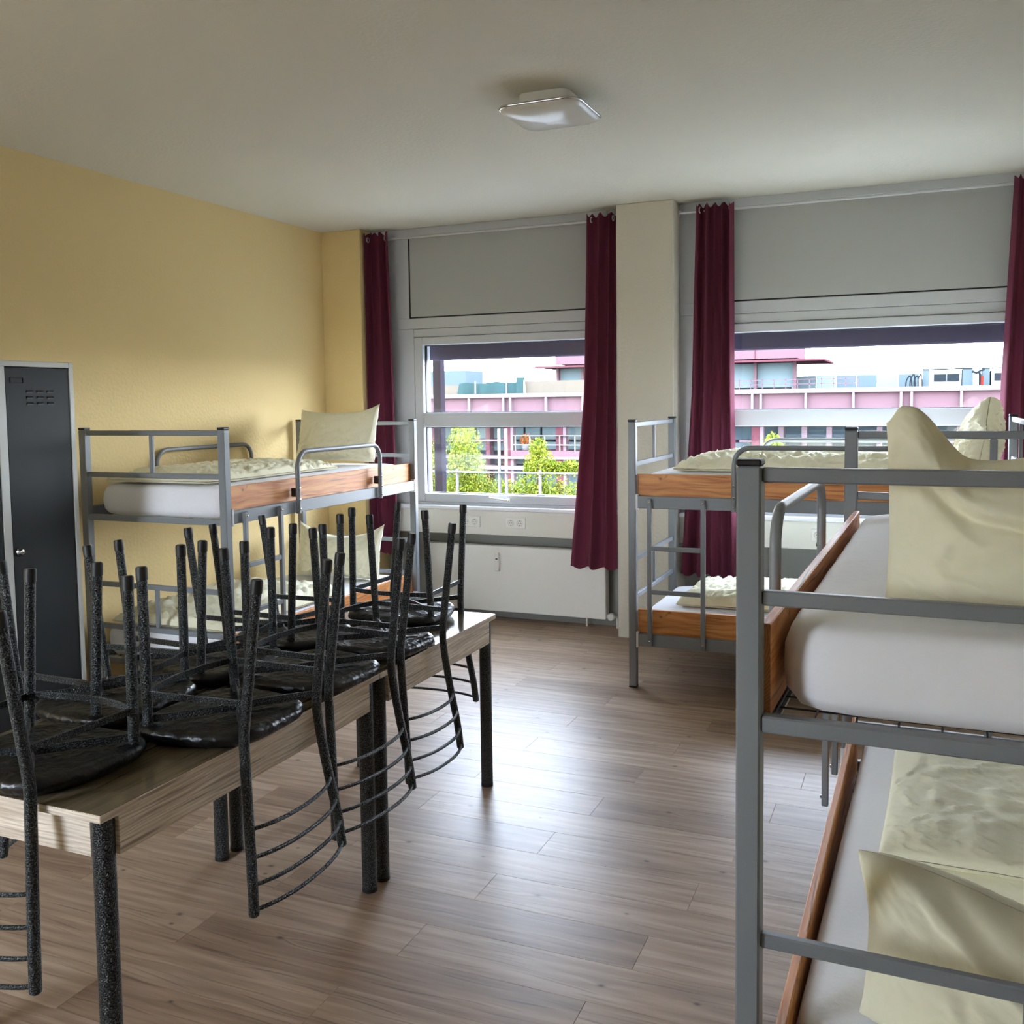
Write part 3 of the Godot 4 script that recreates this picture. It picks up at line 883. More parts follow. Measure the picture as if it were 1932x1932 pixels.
func make_bed(low: Array, label: String) -> Node3D:
	var bed := thing("bunk_bed", label, "bunk bed", Vector3.ZERO, 0.0, "grey steel bunk beds")
	var p := 0.045
	for x: float in [p / 2, BL - p / 2]:
		for z: float in [-p / 2, -BW + p / 2]:
			var o := part("post", mb().box(Vector3(x, 0.774, z), Vector3(p, 1.536, p), 0.004), M.steel, bed)
			part("cap", mb().box(Vector3(x, 1.548, z), Vector3(p + 0.001, 0.013, p + 0.001), 0.004), M.cap, o)
			part("foot", mb().box(Vector3(x, 0.004, z), Vector3(p + 0.001, 0.008, p + 0.001), 0.001), M.cap, o)
			var foot := x < 1.0
			if z > -0.5:
				part("bracket", mb().box(Vector3(x + (0.0285 if foot else -0.0285), 1.083, z + 0.010), Vector3(0.012, 0.09, 0.03), 0.001), M.sill, o)
				part("bracket", mb().box(Vector3(x + (0.0285 if foot else -0.0285), 0.285, z + 0.010), Vector3(0.012, 0.09, 0.03), 0.001), M.sill, o)
	for e in 2:
		var x := p / 2 if e == 0 else BL - p / 2
		for y: float in [1.525, 1.297]:
			part("end_rail", mb().box(Vector3(x, y, -BW / 2), Vector3(0.02, 0.028, BW - 2 * p), 0.003), M.steel, bed)
		part("end_bar", mb().box(Vector3(x, 1.411, -BW / 2), Vector3(0.018, 0.2, 0.025), 0.003), M.steel, bed)
		part("end_rail", mb().box(Vector3(x, 1.060, -BW / 2), Vector3(0.03, 0.032, BW - 2 * p), 0.003), M.steel, bed)
		for y: float in low:
			part("end_rail", mb().box(Vector3(x, y, -BW / 2), Vector3(0.02, 0.028, BW - 2 * p), 0.003), M.steel, bed)
		part("end_bar", mb().box(Vector3(x, (low[0] + low[1]) / 2.0, -BW / 2), Vector3(0.018, low[0] - low[1] - 0.026, 0.025), 0.003), M.steel, bed)
		part("end_rail", mb().box(Vector3(x, 0.266, -BW / 2), Vector3(0.03, 0.032, BW - 2 * p), 0.003), M.steel, bed)
	for y: float in [1.083, 0.285]:
		for z: float in [-0.013, -BW + 0.013]:
			part("side_rail", mb().box(Vector3(BL / 2, y, z), Vector3(BL - 2 * p, 0.07, 0.025), 0.003).box(Vector3(BL / 2, y - 0.03, z + (-0.03 if z > -0.5 else 0.03)), Vector3(BL - 2 * p, 0.006, 0.05), 0.001), M.steel, bed)
		# sprung wire base
		var wb := mb()
		for k in 13:
			var zz := -0.06 - k * (BW - 0.12) / 12.0
			wb.tube(path([Vector3(0.03, y - 0.022, zz), Vector3(BL - 0.03, y - 0.022, zz)]), 0.0022, 4, false)
		for k in 27:
			var xx := 0.06 + k * (BL - 0.12) / 26.0
			wb.tube(path([Vector3(xx, y - 0.026, -0.03), Vector3(xx, y - 0.026, -BW + 0.03)]), 0.0022, 4, false)
		part("wire_base", wb, M.wire, bed)
		var top := 1.242 if y > 1.0 else 0.456
		var brd := part("side_board", mb().box(Vector3(BL / 2, (y - 0.02 + top) / 2, -0.046), Vector3(BL - 2 * p - 0.004, top - y + 0.02, 0.02), 0.0025, Basis.IDENTITY, 0), M.pine, bed)
		brd.set_meta("label", "orange pine side board")
		part("end_grain", mb().box(Vector3(BL - p - 0.0018, (y - 0.02 + top) / 2, -0.046), Vector3(0.001, top - y + 0.018, 0.019), 0.0, Basis.IDENTITY, 1), M.pine_end, brd)
	# guard loops over the upper bunk
	for z: float in [0.016, -BW - 0.016]:
		var pts: Array = [Vector3(0.605, 1.045, z), Vector3(0.605, 1.31, z)]
		for k in 7:
			var a := PI - k * PI / 12.0
			pts.append(Vector3(0.605 + 0.09 + 0.09 * cos(a), 1.308 + 0.09 * sin(a), z))
		for k in 7:
			var a := PI / 2 - k * PI / 12.0
			pts.append(Vector3(1.515 - 0.09 + 0.09 * cos(a), 1.308 + 0.09 * sin(a), z))
		pts.append(Vector3(1.515, 1.31, z)); pts.append(Vector3(1.515, 1.045, z))
		var g := part("guard_rail", mb().tube(PackedVector3Array(pts), 0.014, 12), M.steel, bed)
		var s := 1.0 if z > 0 else -1.0
		for x: float in [0.605, 1.515]:
			part("clamp", mb().box(Vector3(x, 1.165, z - s * 0.028), Vector3(0.022, 0.05, 0.03), 0.003), M.cap, g)
			for y: float in [1.07, 1.125, 1.19]:
				part("bolt", mb().lathe(PackedVector2Array([Vector2(0.0, 0.006), Vector2(0.006, 0.005), Vector2(0.0075, 0.0)]), Vector3(x, y, z + s * 0.0115), Basis(Vector3.RIGHT, PI / 2 * s), 8), M.chrome, g)
	# ladder hooked on the front
	var ld := part("ladder", mb().box(Vector3(0.2825, 0.822, 0.016), Vector3(0.28, 0.025, 0.02), 0.003), M.steel, bed)
	part("rung", mb().box(Vector3(0.2825, 0.572, 0.016), Vector3(0.28, 0.025, 0.02), 0.003), M.steel, ld)
	for x: float in [0.13, 0.435]:
		part("upright", mb().box(Vector3(x, 0.681, 0.016), Vector3(0.025, 0.85, 0.022), 0.003), M.steel, ld)
		for y: float in [1.085, 0.285]:
			part("bolt", mb().lathe(PackedVector2Array([Vector2(0.0, 0.006), Vector2(0.006, 0.005), Vector2(0.0075, 0.0)]), Vector3(x, y, 0.027), Basis(Vector3.RIGHT, PI / 2), 8), M.chrome, ld)
	return bed

# a rounded, slightly slack slab in bed coordinates: mattress in its sheet
func mattress_mesh(x0: float, x1: float, z0: float, z1: float, y0: float, y1: float, seed_: float) -> MB:
	var loops := []
	var prof := [[0.0, 0.045], [0.06, 0.018], [0.2, 0.004], [0.45, 0.0], [0.7, 0.002], [0.88, 0.012], [0.96, 0.026], [1.0, 0.05]]
	for q in prof:
		var l := PackedVector3Array()
		var r := 0.09
		var ins: float = q[1]
		for k in 96:
			var c := rounded(k / 96.0, (x1 - x0) / 2 - ins, (z0 - z1) / 2 - ins, r)
			var w := 0.004 * noise.get_noise_3d(c.x * 6.0 + seed_, q[0] * 3.0, c.y * 6.0)
			l.append(Vector3((x0 + x1) / 2 + c.x * (1.0 + w), lerpf(y0, y1, q[0]) + w * 0.8, (z0 + z1) / 2 + c.y * (1.0 + w)))
		loops.append(l)
	# the top closes in shrinking loops, so that it can sag a little
	for s: float in [0.75, 0.5, 0.25, 0.04]:
		var l := PackedVector3Array()
		for k in 96:
			var c := rounded(k / 96.0, (x1 - x0) / 2 - 0.05, (z0 - z1) / 2 - 0.05, 0.09) * s
			l.append(Vector3((x0 + x1) / 2 + c.x, y1 + 0.006 + 0.004 * noise.get_noise_3d(c.x * 2.2, seed_, c.y * 2.2), (z0 + z1) / 2 + c.y))
		loops.append(l)
	var p := []
	for l: PackedVector3Array in loops:
		var row := l.duplicate()
		row.append(l[0])
		p.append(row)
	var b := mb()
	var c := Vector3((x0 + x1) / 2, (y0 + y1) / 2 - 0.5, (z0 + z1) / 2)
	b.lattice(p, func(i, j): return Vector3(lerpf(c.x, p[i][j].x, 0.8), (y0 + y1) / 2 if i < 7 else c.y, lerpf(c.z, p[i][j].z, 0.8)), true)
	var l0: PackedVector3Array = loops[0]
	var c0 := Vector3(c.x, y0, c.z)
	for k in 96:
		b.tri(c0, l0[k], l0[(k + 1) % 96], Vector3.DOWN, Vector2.ZERO, Vector2.ZERO, Vector2.ZERO)
	return b

func rounded(u: float, hx: float, hy: float, r: float) -> Vector2:
	r = minf(r, minf(hx, hy) * 0.98)
	var sx := 2.0 * (hx - r)
	var sy := 2.0 * (hy - r)
	var arc := PI * r / 2
	var total := 2 * sx + 2 * sy + 4 * arc
	var d := fposmod(u, 1.0) * total
	for k in 4:
		var st := sx if k % 2 == 0 else sy
		if d < st:
			match k:
				0: return Vector2(-hx + r + d, hy)
				1: return Vector2(hx, hy - r - d)
				2: return Vector2(hx - r - d, -hy)
				3: return Vector2(-hx, -hy + r + d)
		d -= st
		if d < arc:
			var a := PI / 2 - k * PI / 2 - d / r
			var c: Vector2 = [Vector2(hx - r, hy - r), Vector2(hx - r, -hy + r), Vector2(-hx + r, -hy + r), Vector2(-hx + r, hy - r)][k]
			return c + Vector2(cos(a), sin(a)) * r
		d -= arc
	return Vector2(-hx + r, hy)

# a soft two-faced bag (pillow, duvet): s, t run over [-1, 1]; warp bends the finished point
func bag(w: float, h: float, th: float, n_s: int, n_t: int, seed_: float, crease: float, pinch: float, edge: float, warp: Callable) -> MB:
	var b := mb()
	for side: float in [1.0, -1.0]:
		var p := []
		for i in n_s:
			var row := PackedVector3Array()
			var s := -cos(PI * i / (n_s - 1)) * 0.55 + (2.0 * i / (n_s - 1) - 1.0) * 0.45
			for j in n_t:
				var t := -cos(PI * j / (n_t - 1)) * 0.55 + (2.0 * j / (n_t - 1) - 1.0) * 0.45
				var x := w / 2 * s * (1.0 - pinch * (1.0 - t * t))
				var y := h / 2 * t * (1.0 - pinch * (1.0 - s * s))
				var prof := pow(maxf(0.0, 1.0 - pow(absf(s), edge)), 0.5) * pow(maxf(0.0, 1.0 - pow(absf(t), edge)), 0.5)
				var z := th / 2 * prof
				# long creases that run in from the seams, and a fine crumple
				var wr := noise.get_noise_3d(x * 5.0 + seed_, y * 5.0, side * 3.0)
				var r1 := 1.0 - absf(noise.get_noise_3d(x * 7.0 + wr * 1.5, y * 4.5 + seed_ * 2.0, side * 7.0)) * 2.0
				var r2 := 1.0 - absf(noise.get_noise_3d(x * 16.0 + seed_, y * 13.0 + wr, side * 11.0)) * 2.0
				z += (r1 * r1 * 0.8 * signf(r1) + r2 * 0.12 - 0.35) * crease * minf(1.0, prof * 2.0 + 0.12)
				var q := Vector3(x, y, side * maxf(z, 0.0) + side * 0.0006)
				row.append(warp.call(s, t, q))
			p.append(row)
		var inner := []
		for i in n_s:
			var row := PackedVector3Array()
			for j in n_t:
				row.append(Vector3.ZERO)
			inner.append(row)
		for i in n_s:
			for j in n_t:
				var s2 := -cos(PI * i / (n_s - 1)) * 0.55 + (2.0 * i / (n_s - 1) - 1.0) * 0.45
				var t2 := -cos(PI * j / (n_t - 1)) * 0.55 + (2.0 * j / (n_t - 1) - 1.0) * 0.45
				inner[i][j] = warp.call(s2, t2, Vector3(w / 2 * s2 * (1.0 - pinch * (1.0 - t2 * t2)), h / 2 * t2 * (1.0 - pinch * (1.0 - s2 * s2)), -side * 0.1))
		b.lattice(p, func(i, j): return inner[i][j])
	return b

func bedding(called: String, b: MB, mat: Material, label: String, category: String, at: Vector3, turn: float, group: String) -> Node3D:
	var o := solo(called, b, mat, label, category, group)
	o.position = at
	o.rotation.y = turn
	return o

func beds() -> void:
	var spots := [
		{"at": Vector3(-3.29, 0, -3.98), "turn": PI / 2, "low": [0.69, 0.455], "label": "grey steel bunk bed along the ochre wall behind the tables", "where": "left bunk by the ochre wall"},
		{"at": Vector3(-1.545, 0, -5.34), "turn": 0.0, "low": [0.745, 0.525], "label": "grey steel bunk bed standing under the right window", "where": "bunk under the right window"},
		{"at": Vector3(-0.262, 0, -3.85), "turn": -PI / 2 - 0.0245, "low": [0.64, 0.42], "label": "grey steel bunk bed in the right foreground, cropped by the frame", "where": "nearest bunk at right"}]
	for d in spots:
		var bed := make_bed(d.low, d.label)
		bed.position = d.at
		bed.rotation.y = d.turn
		if d.turn < 0.0:
			# the lower board of this bunk sits a little askew, its head end pushed inwards
			var lb := bed.get_node("side_board_001") as Node3D
			lb.rotation.y = 0.0145
			lb.position = Vector3(0.0, 0.0, -0.002)
			var lr := bed.get_node("side_rail_002") as Node3D
			lr.rotation.y = 0.0145
			lr.position = Vector3(0.0, 0.0, -0.018)
		for up in 2:
			var y := 1.066 if up == 1 else 0.268
			var m := solo("mattress", mattress_mesh(0.06, BL - 0.06, -0.088 if up == 0 and d.turn < 0.0 else -0.066, -BW + 0.05, y, y + 0.175, up * 3.0 + (d.at as Vector3).x), M.sheet, "white sheeted mattress on the %s level of the %s" % ["upper" if up == 1 else "lower", d.where], "mattress", "mattresses in white sheets")
			m.position = d.at
			m.rotation.y = d.turn
	var flat := Basis(Vector3.RIGHT, -PI / 2)
	# ---- left bunk, in its own axes
	var at: Vector3 = spots[0].at
	var turn: float = spots[0].turn
	var lay := func(cx: float, cz: float, y: float, drop: float) -> Callable:
		return func(s: float, t: float, q: Vector3) -> Vector3:
			var e := flat * q
			var edge := maxf(absf(s), absf(t))
			return Vector3(cx + e.x, y + maxf(e.y, -0.012) + 0.012 - drop * smoothstep(0.7, 1.0, edge), cz + e.z)
	bedding("duvet", bag(1.24, 0.72, 0.10, 60, 40, 3.0, 0.03, 0.02, 6.0, lay.call(0.68, -0.52, 1.253, 0.0)), M.yellow_cloth, "pale yellow duvet spread flat on the upper level of the left bunk", "duvet", at, turn, "pale yellow duvets")
	bedding("duvet", bag(1.15, 0.80, 0.15, 60, 40, 8.0, 0.04, 0.02, 5.0, lay.call(0.66, -0.50, 0.455, 0.0)), M.yellow_cloth, "pale yellow duvet on the lower level of the left bunk", "duvet", at, turn, "pale yellow duvets")
	var stand := func(cx: float, cz: float, y: float, lean: float, hgt: float, ears: Callable, folds: Variant = null) -> Callable:
		return func(s: float, t: float, q: Vector3) -> Vector3:
			# pillow on its long edge across the bed, leaning on the head rails
			var up := q.y + hgt / 2 + (ears.call(s, t) as float)
			var out := q.z * (1.0 + 0.5 * (1.0 - t) * 0.5)
			if folds != null and q.z > 0.0:
				out += (folds.call(s, t) as float) * smoothstep(0.0, 0.03, q.z)
			var fl := smoothstep(-0.6, -1.0, t)
			up = maxf(up, 0.0) + 0.01 * fl
			return Vector3(cx + out + up * lean, y + up, cz + q.x * (1.0 - (0.045 * smoothstep(0.95, 0.2, t) if lean < 0.0 else 0.0)))
	bedding("pillow", bag(0.64, 0.36, 0.16, 54, 44, 2.0, 0.016, 0.06, 3.0, stand.call(1.72, -0.47, 1.25, 0.22, 0.37, func(s, t): return (0.05 * pow(maxf(s, 0.0), 3.0) + 0.015 * pow(maxf(-s, 0.0), 3.0)) * maxf(t, 0.0))), M.yellow_cloth, "pale yellow pillow propped at the head of the left upper bunk", "pillow", at, turn, "pale yellow pillows")
	bedding("pillow", bag(0.70, 0.34, 0.17, 54, 44, 6.0, 0.022, 0.08, 3.0, stand.call(1.72, -0.48, 0.446, 0.22, 0.33, func(s, t): return (0.05 * pow(absf(s), 3.0) - 0.03 * (1.0 - s * s)) * maxf(t, 0.0))), M.yellow_cloth, "pale yellow pillow on the lower level of the left bunk", "pillow", at, turn, "pale yellow pillows")
	# ---- bunk under the right window
	at = spots[1].at
	turn = spots[1].turn
	bedding("duvet", bag(1.36, 0.72, 0.16, 64, 40, 13.0, 0.05, 0.03, 4.0, lay.call(0.90, -0.53, 1.253, 0.0)), M.yellow_cloth, "crumpled pale yellow duvet on the upper bunk under the right window", "duvet", at, turn, "pale yellow duvets")
	bedding("duvet", bag(1.30, 0.66, 0.14, 60, 40, 17.0, 0.045, 0.02, 6.0, lay.call(0.88, -0.53, 0.455, 0.0)), M.yellow_cloth, "folded pale yellow duvet on the lower bunk under the right window", "duvet", at, turn, "pale yellow duvets")
	bedding("pillow", bag(0.74, 0.36, 0.17, 54, 44, 21.0, 0.03, 0.06, 2.0, stand.call(1.80, -0.42, 1.25, 0.2, 0.34, func(s, t): return (0.075 * exp(-pow((s + 0.1) * 2.6, 2.0)) - 0.12 * absf(s)) * maxf(t, 0.0))), M.yellow_cloth, "peaked pale yellow pillow at the head of the bunk under the right window", "pillow", at, turn, "pale yellow pillows")
	# ---- nearest bunk
	at = spots[2].at
	turn = spots[2].turn
	bedding("pillow", bag(0.72, 0.315, 0.22, 70, 56, 25.0, 0.010, 0.02, 2.8, stand.call(1.83, -0.605, 1.250, 0.05, 0.315, func(s, t):
		return (0.084 * smoothstep(0.58, 0.88, s) * (1.0 - 0.4 * smoothstep(0.92, 1.0, s)) - 0.018 * exp(-pow((s - 0.5) / 0.25, 2.0)) - 0.02 * smoothstep(0.0, -1.0, s)) * smoothstep(-0.2, 1.0, t), func(s, t):
		# one long fold that runs from under the raised corner across the front
		var line: float = 0.55 - 0.95 * (0.95 - s) + 0.42 * pow(maxf(0.95 - s, 0.0), 2.0)
		var d: float = t - line
		return (-0.020 * exp(-pow(d / 0.10, 2.0)) + 0.012 * exp(-pow((d - 0.22) / 0.16, 2.0))) * smoothstep(-0.9, 0.2, s))), M.pillow_cloth, "large pale yellow pillow with one raised corner on the nearest upper bunk", "pillow", at, turn, "pale yellow pillows")
	bedding("pillow", bag(0.74, 0.235, 0.24, 70, 56, 33.0, 0.012, 0.03, 2.8, stand.call(1.905, -0.565, 0.442, -0.60, 0.235, func(s, t):
		return (0.035 * smoothstep(0.2, 0.95, s) - 0.045 * smoothstep(0.5, -0.3, s)) * smoothstep(-0.4, 1.0, t), func(s, t):
		var d: float = t - (0.9 - 1.5 * (0.7 - s))
		return 0.016 * exp(-pow(d / 0.14, 2.0)) - 0.014 * exp(-pow((d - 0.3) / 0.16, 2.0)))), M.pillow_cloth, "pale yellow pillow on the nearest lower bunk at the bottom right", "pillow", at, turn, "pale yellow pillows")
	var dv := thing("duvet", "folded pale yellow duvet on the nearest lower bunk", "duvet", at, turn, "pale yellow duvets")
	part("lower_fold", bag(0.93, 0.74, 0.10, 60, 44, 41.0, 0.012, 0.012, 7.0, lay.call(0.89, -0.575, 0.455, 0.0)), M.yellow_cloth, dv)
	part("upper_fold", bag(0.90, 0.74, 0.085, 90, 70, 45.0, 0.010, 0.012, 7.0, func(s: float, t: float, q: Vector3) -> Vector3:
		var e := flat * q
		var up := maxf(e.y, -0.012) + 0.012
		for ln in [[-0.5, 0.9, 0.2, 0.05, 0.010], [0.3, -0.6, 0.35, 0.06, 0.009], [0.1, 0.5, -0.4, 0.04, 0.008], [-0.2, -0.9, -0.55, 0.05, 0.007]]:
			var d: float = s - ln[0] - ln[1] * 0.55 * (t - ln[2]) - 0.06 * sin(t * 4.0 + ln[2] * 9.0)
			up += ln[4] * exp(-pow(d / ln[3], 2.0)) * (1.0 - t * t) * (1.0 - s * s) * (1.0 if q.z > 0.0 else 0.0)
		return Vector3(0.875 + e.x, 0.506 + up, -0.58 + e.z)), M.yellow_cloth, dv)

# ------------------------------------------------------------------ tables
func tables() -> void:
	for k in 2:
		var z0 := -1.577 if k == 0 else -2.80
		var z1 := -2.795 if k == 0 else -3.77
		var x0 := -2.385
		var x1 := -1.685
		var t := thing("table", ["grey ash effect table on black legs nearest the camera", "grey ash effect table on black legs nearest the windows"][k], "table", Vector3((x0 + x1) / 2, 0, (z0 + z1) / 2), 0.0, "two tables pushed end to end")
		var lx := x1 - x0
		var lz := z0 - z1
		part("tabletop", mb().box(Vector3(0, TAB_Y - 0.0105, 0), Vector3(lx, 0.019, lz), 0.0015, Basis.IDENTITY, 2), M.table_wood, t)
		part("top_laminate", mb().box(Vector3(0, TAB_Y - 0.0006, 0), Vector3(lx - 0.003, 0.0012, lz - 0.003), 0.0, Basis.IDENTITY, 2), M.table_top, t)
		for s: float in [-1.0, 1.0]:
			part("apron", mb().box(Vector3(s * (lx / 2 - 0.014), TAB_Y - 0.068, 0), Vector3(0.018, 0.096, lz - 0.118), 0.001, Basis.IDENTITY, 2), M.table_wood, t)
			part("apron", mb().box(Vector3(0, TAB_Y - 0.068, s * (lz / 2 - 0.034)), Vector3(lx - 0.118, 0.096, 0.018), 0.001, Basis.IDENTITY, 0), M.table_wood, t)
			for q: float in [-1.0, 1.0]:
				var lg := part("leg", mb().tube(path([Vector3(q * (lx / 2 - 0.035), 0.012, s * (lz / 2 - 0.04)), Vector3(q * (lx / 2 - 0.035), TAB_Y - 0.02, s * (lz / 2 - 0.04))]), 0.0255, 24), M.hammer, t)
				part("glide", mb().tube(path([Vector3(q * (lx / 2 - 0.035), 0.0, s * (lz / 2 - 0.04)), Vector3(q * (lx / 2 - 0.035), 0.014, s * (lz / 2 - 0.04))]), 0.0262, 20), M.rubber, lg)

# ------------------------------------------------------------------ chairs, stood upside down on the tables
# local: x towards the chair's back, y up from the table, z across
func make_chair(label: String) -> Node3D:
	var c := thing("chair", label, "chair", Vector3.ZERO, 0.0, "upturned chairs on the tables")
	# cushion: a wrapped board, its underside up
	var loops := []
	for q in [[0.0, 0.045], [0.004, 0.022], [0.013, 0.008], [0.025, 0.0], [0.037, 0.002], [0.045, 0.009], [0.049, 0.022], [0.046, 0.04], [0.044, 0.06]]:
		var l := PackedVector3Array()
		for k in 60:
			var a := TAU * k / 60.0
			var ca := cos(a)
			var sa := sin(a)
			var ex_ := 2.0 / 3.9
			var u: float = signf(ca) * pow(absf(ca), ex_) * (0.193 - q[1]) - 0.034
			var hw := lerpf(0.213, 0.178, smoothstep(-0.08, 0.16, u))
			var z: float = signf(sa) * pow(absf(sa), ex_) * (hw - q[1])
			var cr := 0.0
			if q[1] > 0.015 and q[0] > 0.03:
				cr = 0.005 * noise.get_noise_2d(u * 40.0, z * 40.0)
			l.append(Vector3(u, q[0] + cr, z))
		loops.append(l)
	for s: float in [0.7, 0.4, 0.05]:
		var l := PackedVector3Array()
		var lb: PackedVector3Array = loops[8]
		for k in 60:
			var q := lb[k]
			var u := -0.032 + (q.x + 0.032) * s
			l.append(Vector3(u, 0.043 + 0.006 * noise.get_noise_2d(u * 22.0, q.z * s * 22.0), q.z * s))
		loops.append(l)
	var cp := []
	for l: PackedVector3Array in loops:
		var row := l.duplicate()
		row.append(l[0])
		cp.append(row)
	var cb := mb()
	cb.lattice(cp, func(i, j): return Vector3(lerpf(-0.03, cp[i][j].x, 0.6), 0.02 if i < 5 else -0.3, cp[i][j].z * 0.6), true)
	var l0: PackedVector3Array = loops[0]
	for k in 60:
		cb.tri(Vector3(-0.03, 0, 0), l0[k], l0[(k + 1) % 60], Vector3.DOWN, Vector2.ZERO, Vector2.ZERO, Vector2.ZERO)
	part("seat", cb, M.vinyl, c)
	# front legs
	for s: float in [-1.0, 1.0]:
		var foot := Vector3(-0.160, 0.478, s * 0.172)
		var hip := Vector3(-0.146, 0.050, s * 0.186)
		var lg := part("leg", mb().tube(path([hip, foot]), 0.0142, 14), M.hammer, c)
		var dn := (foot - hip).normalized()
		part("cap", mb().tube(path([foot - dn * 0.032, foot - dn * 0.030, foot - dn * 0.002, foot + dn * 0.003, foot + dn * 0.005]), 0.0158, 14, true, PackedFloat32Array([0.0148, 0.0156, 0.0158, 0.0148, 0.012])), M.rubber, lg)
		part("tab", mb().bar(path([hip + Vector3(0, 0.004, -s * 0.004), hip + Vector3(0.03, -0.003, -s * 0.03)]), 0.02, 0.004), M.hammer, lg)
		# rear leg running on into the back post
		var top := Vector3(0.212, 0.462, s * 0.165)
		var line := smooth([top, Vector3(0.178, 0.2, s * 0.168), Vector3(0.160, 0.06, s * 0.170), Vector3(0.162, -0.02, s * 0.173), Vector3(0.178, -0.16, s * 0.187), Vector3(0.198, -0.31, s * 0.206), Vector3(0.206, -0.402, s * 0.214)], 6)
		var po := part("back_post", mb().tube(line, 0.0142, 14), M.hammer, c)
		dn = (top - Vector3(0.178, 0.2, s * 0.168)).normalized()
		part("cap", mb().tube(path([top - dn * 0.032, top - dn * 0.030, top - dn * 0.002, top + dn * 0.003, top + dn * 0.005]), 0.0158, 14, true, PackedFloat32Array([0.0148, 0.0156, 0.0158, 0.0148, 0.012])), M.rubber, po)
		dn = (line[-1] - line[-3]).normalized()
		part("end_plug", mb().tube(path([line[-1] - dn * 0.001, line[-1] + dn * 0.004, line[-1] + dn * 0.008]), 0.0142, 14, true, PackedFloat32Array([0.0146, 0.0132, 0.008])), M.hammer, po)
		# stretcher along the side
		part("stretcher", mb().bar(path([Vector3(-0.150, 0.135, s * 0.183), Vector3(0.166, 0.135, s * 0.169)]), 0.006, 0.018), M.hammer, c)
		# diagonal brace under the seat
		part("brace", mb().bar(smooth([Vector3(-0.143, 0.066, s * 0.180), Vector3(-0.05, 0.064, s * 0.08), Vector3(0.01, 0.060 + 0.003 * s, 0.0), Vector3(0.07, 0.064, -s * 0.08), Vector3(0.156, 0.066, -s * 0.164)], 4), 0.005, 0.020), M.hammer, c)
	var fs := []
	for k in 9:
		var u := k / 4.0 - 1.0
		fs.append(Vector3(-0.150 - 0.034 * (1.0 - u * u), 0.135, u * 0.183))
	part("front_stretcher", mb().bar(PackedVector3Array(fs), 0.006, 0.018), M.hammer, c)
	# four bowed back slats
	for w: float in [-0.19, -0.26, -0.328, -0.392]:
		var f := (-w) / 0.402
		var pu := lerpf(0.166, 0.206, smoothstep(0.0, 1.0, f))
		var pv := lerpf(0.176, 0.213, smoothstep(0.1, 0.95, f))
		var sl := PackedVector3Array()
		for k in 21:
			var u := k / 10.0 - 1.0
			sl.append(Vector3(pu + 0.046 * pow(1.0 - pow(absf(u), 2.4), 0.9), w, u * pv))
		part("slat", mb().tube(sl, 0.0058, 8, false), M.hammer, c)
	return c

func chairs() -> void:
	var g := "upturned chairs on the tables"
	var y := TAB_Y
	var c := make_chair("upturned black chair nearest the camera, its back hanging over the short table end")
	c.position = Vector3(-2.045, y, -1.715)
	c.rotation.y = -PI / 2
	dup(c, Vector3(-1.787, y, -2.172), 0.02, "first upturned black chair from the camera in the row along the aisle", "chair", g)
	dup(c, Vector3(-1.815, y, -2.645), -0.07, "middle upturned black chair in the row along the aisle, by the table joint", "chair", g)
	var c4 := dup(c, Vector3(-1.825, y, -3.075), -0.04, "third upturned black chair from the camera in the row along the aisle", "chair", g)
	c4.scale.z = 0.88
	dup(c, Vector3(-2.018, y, -3.60), PI / 2, "upturned black chair at the window end, hanging over the far short table end", "chair", g)
	dup(c, Vector3(-2.285, y, -2.18), PI + 0.03, "first upturned black chair from the camera in the row facing the ochre wall", "chair", g)
	dup(c, Vector3(-2.285, y, -2.63), PI - 0.02, "middle upturned black chair in the row facing the ochre wall", "chair", g)
	var c7 := dup(c, Vector3(-2.265, y, -3.065), PI, "third upturned black chair from the camera in the row facing the ochre wall", "chair", g)
	c7.scale.z = 0.9

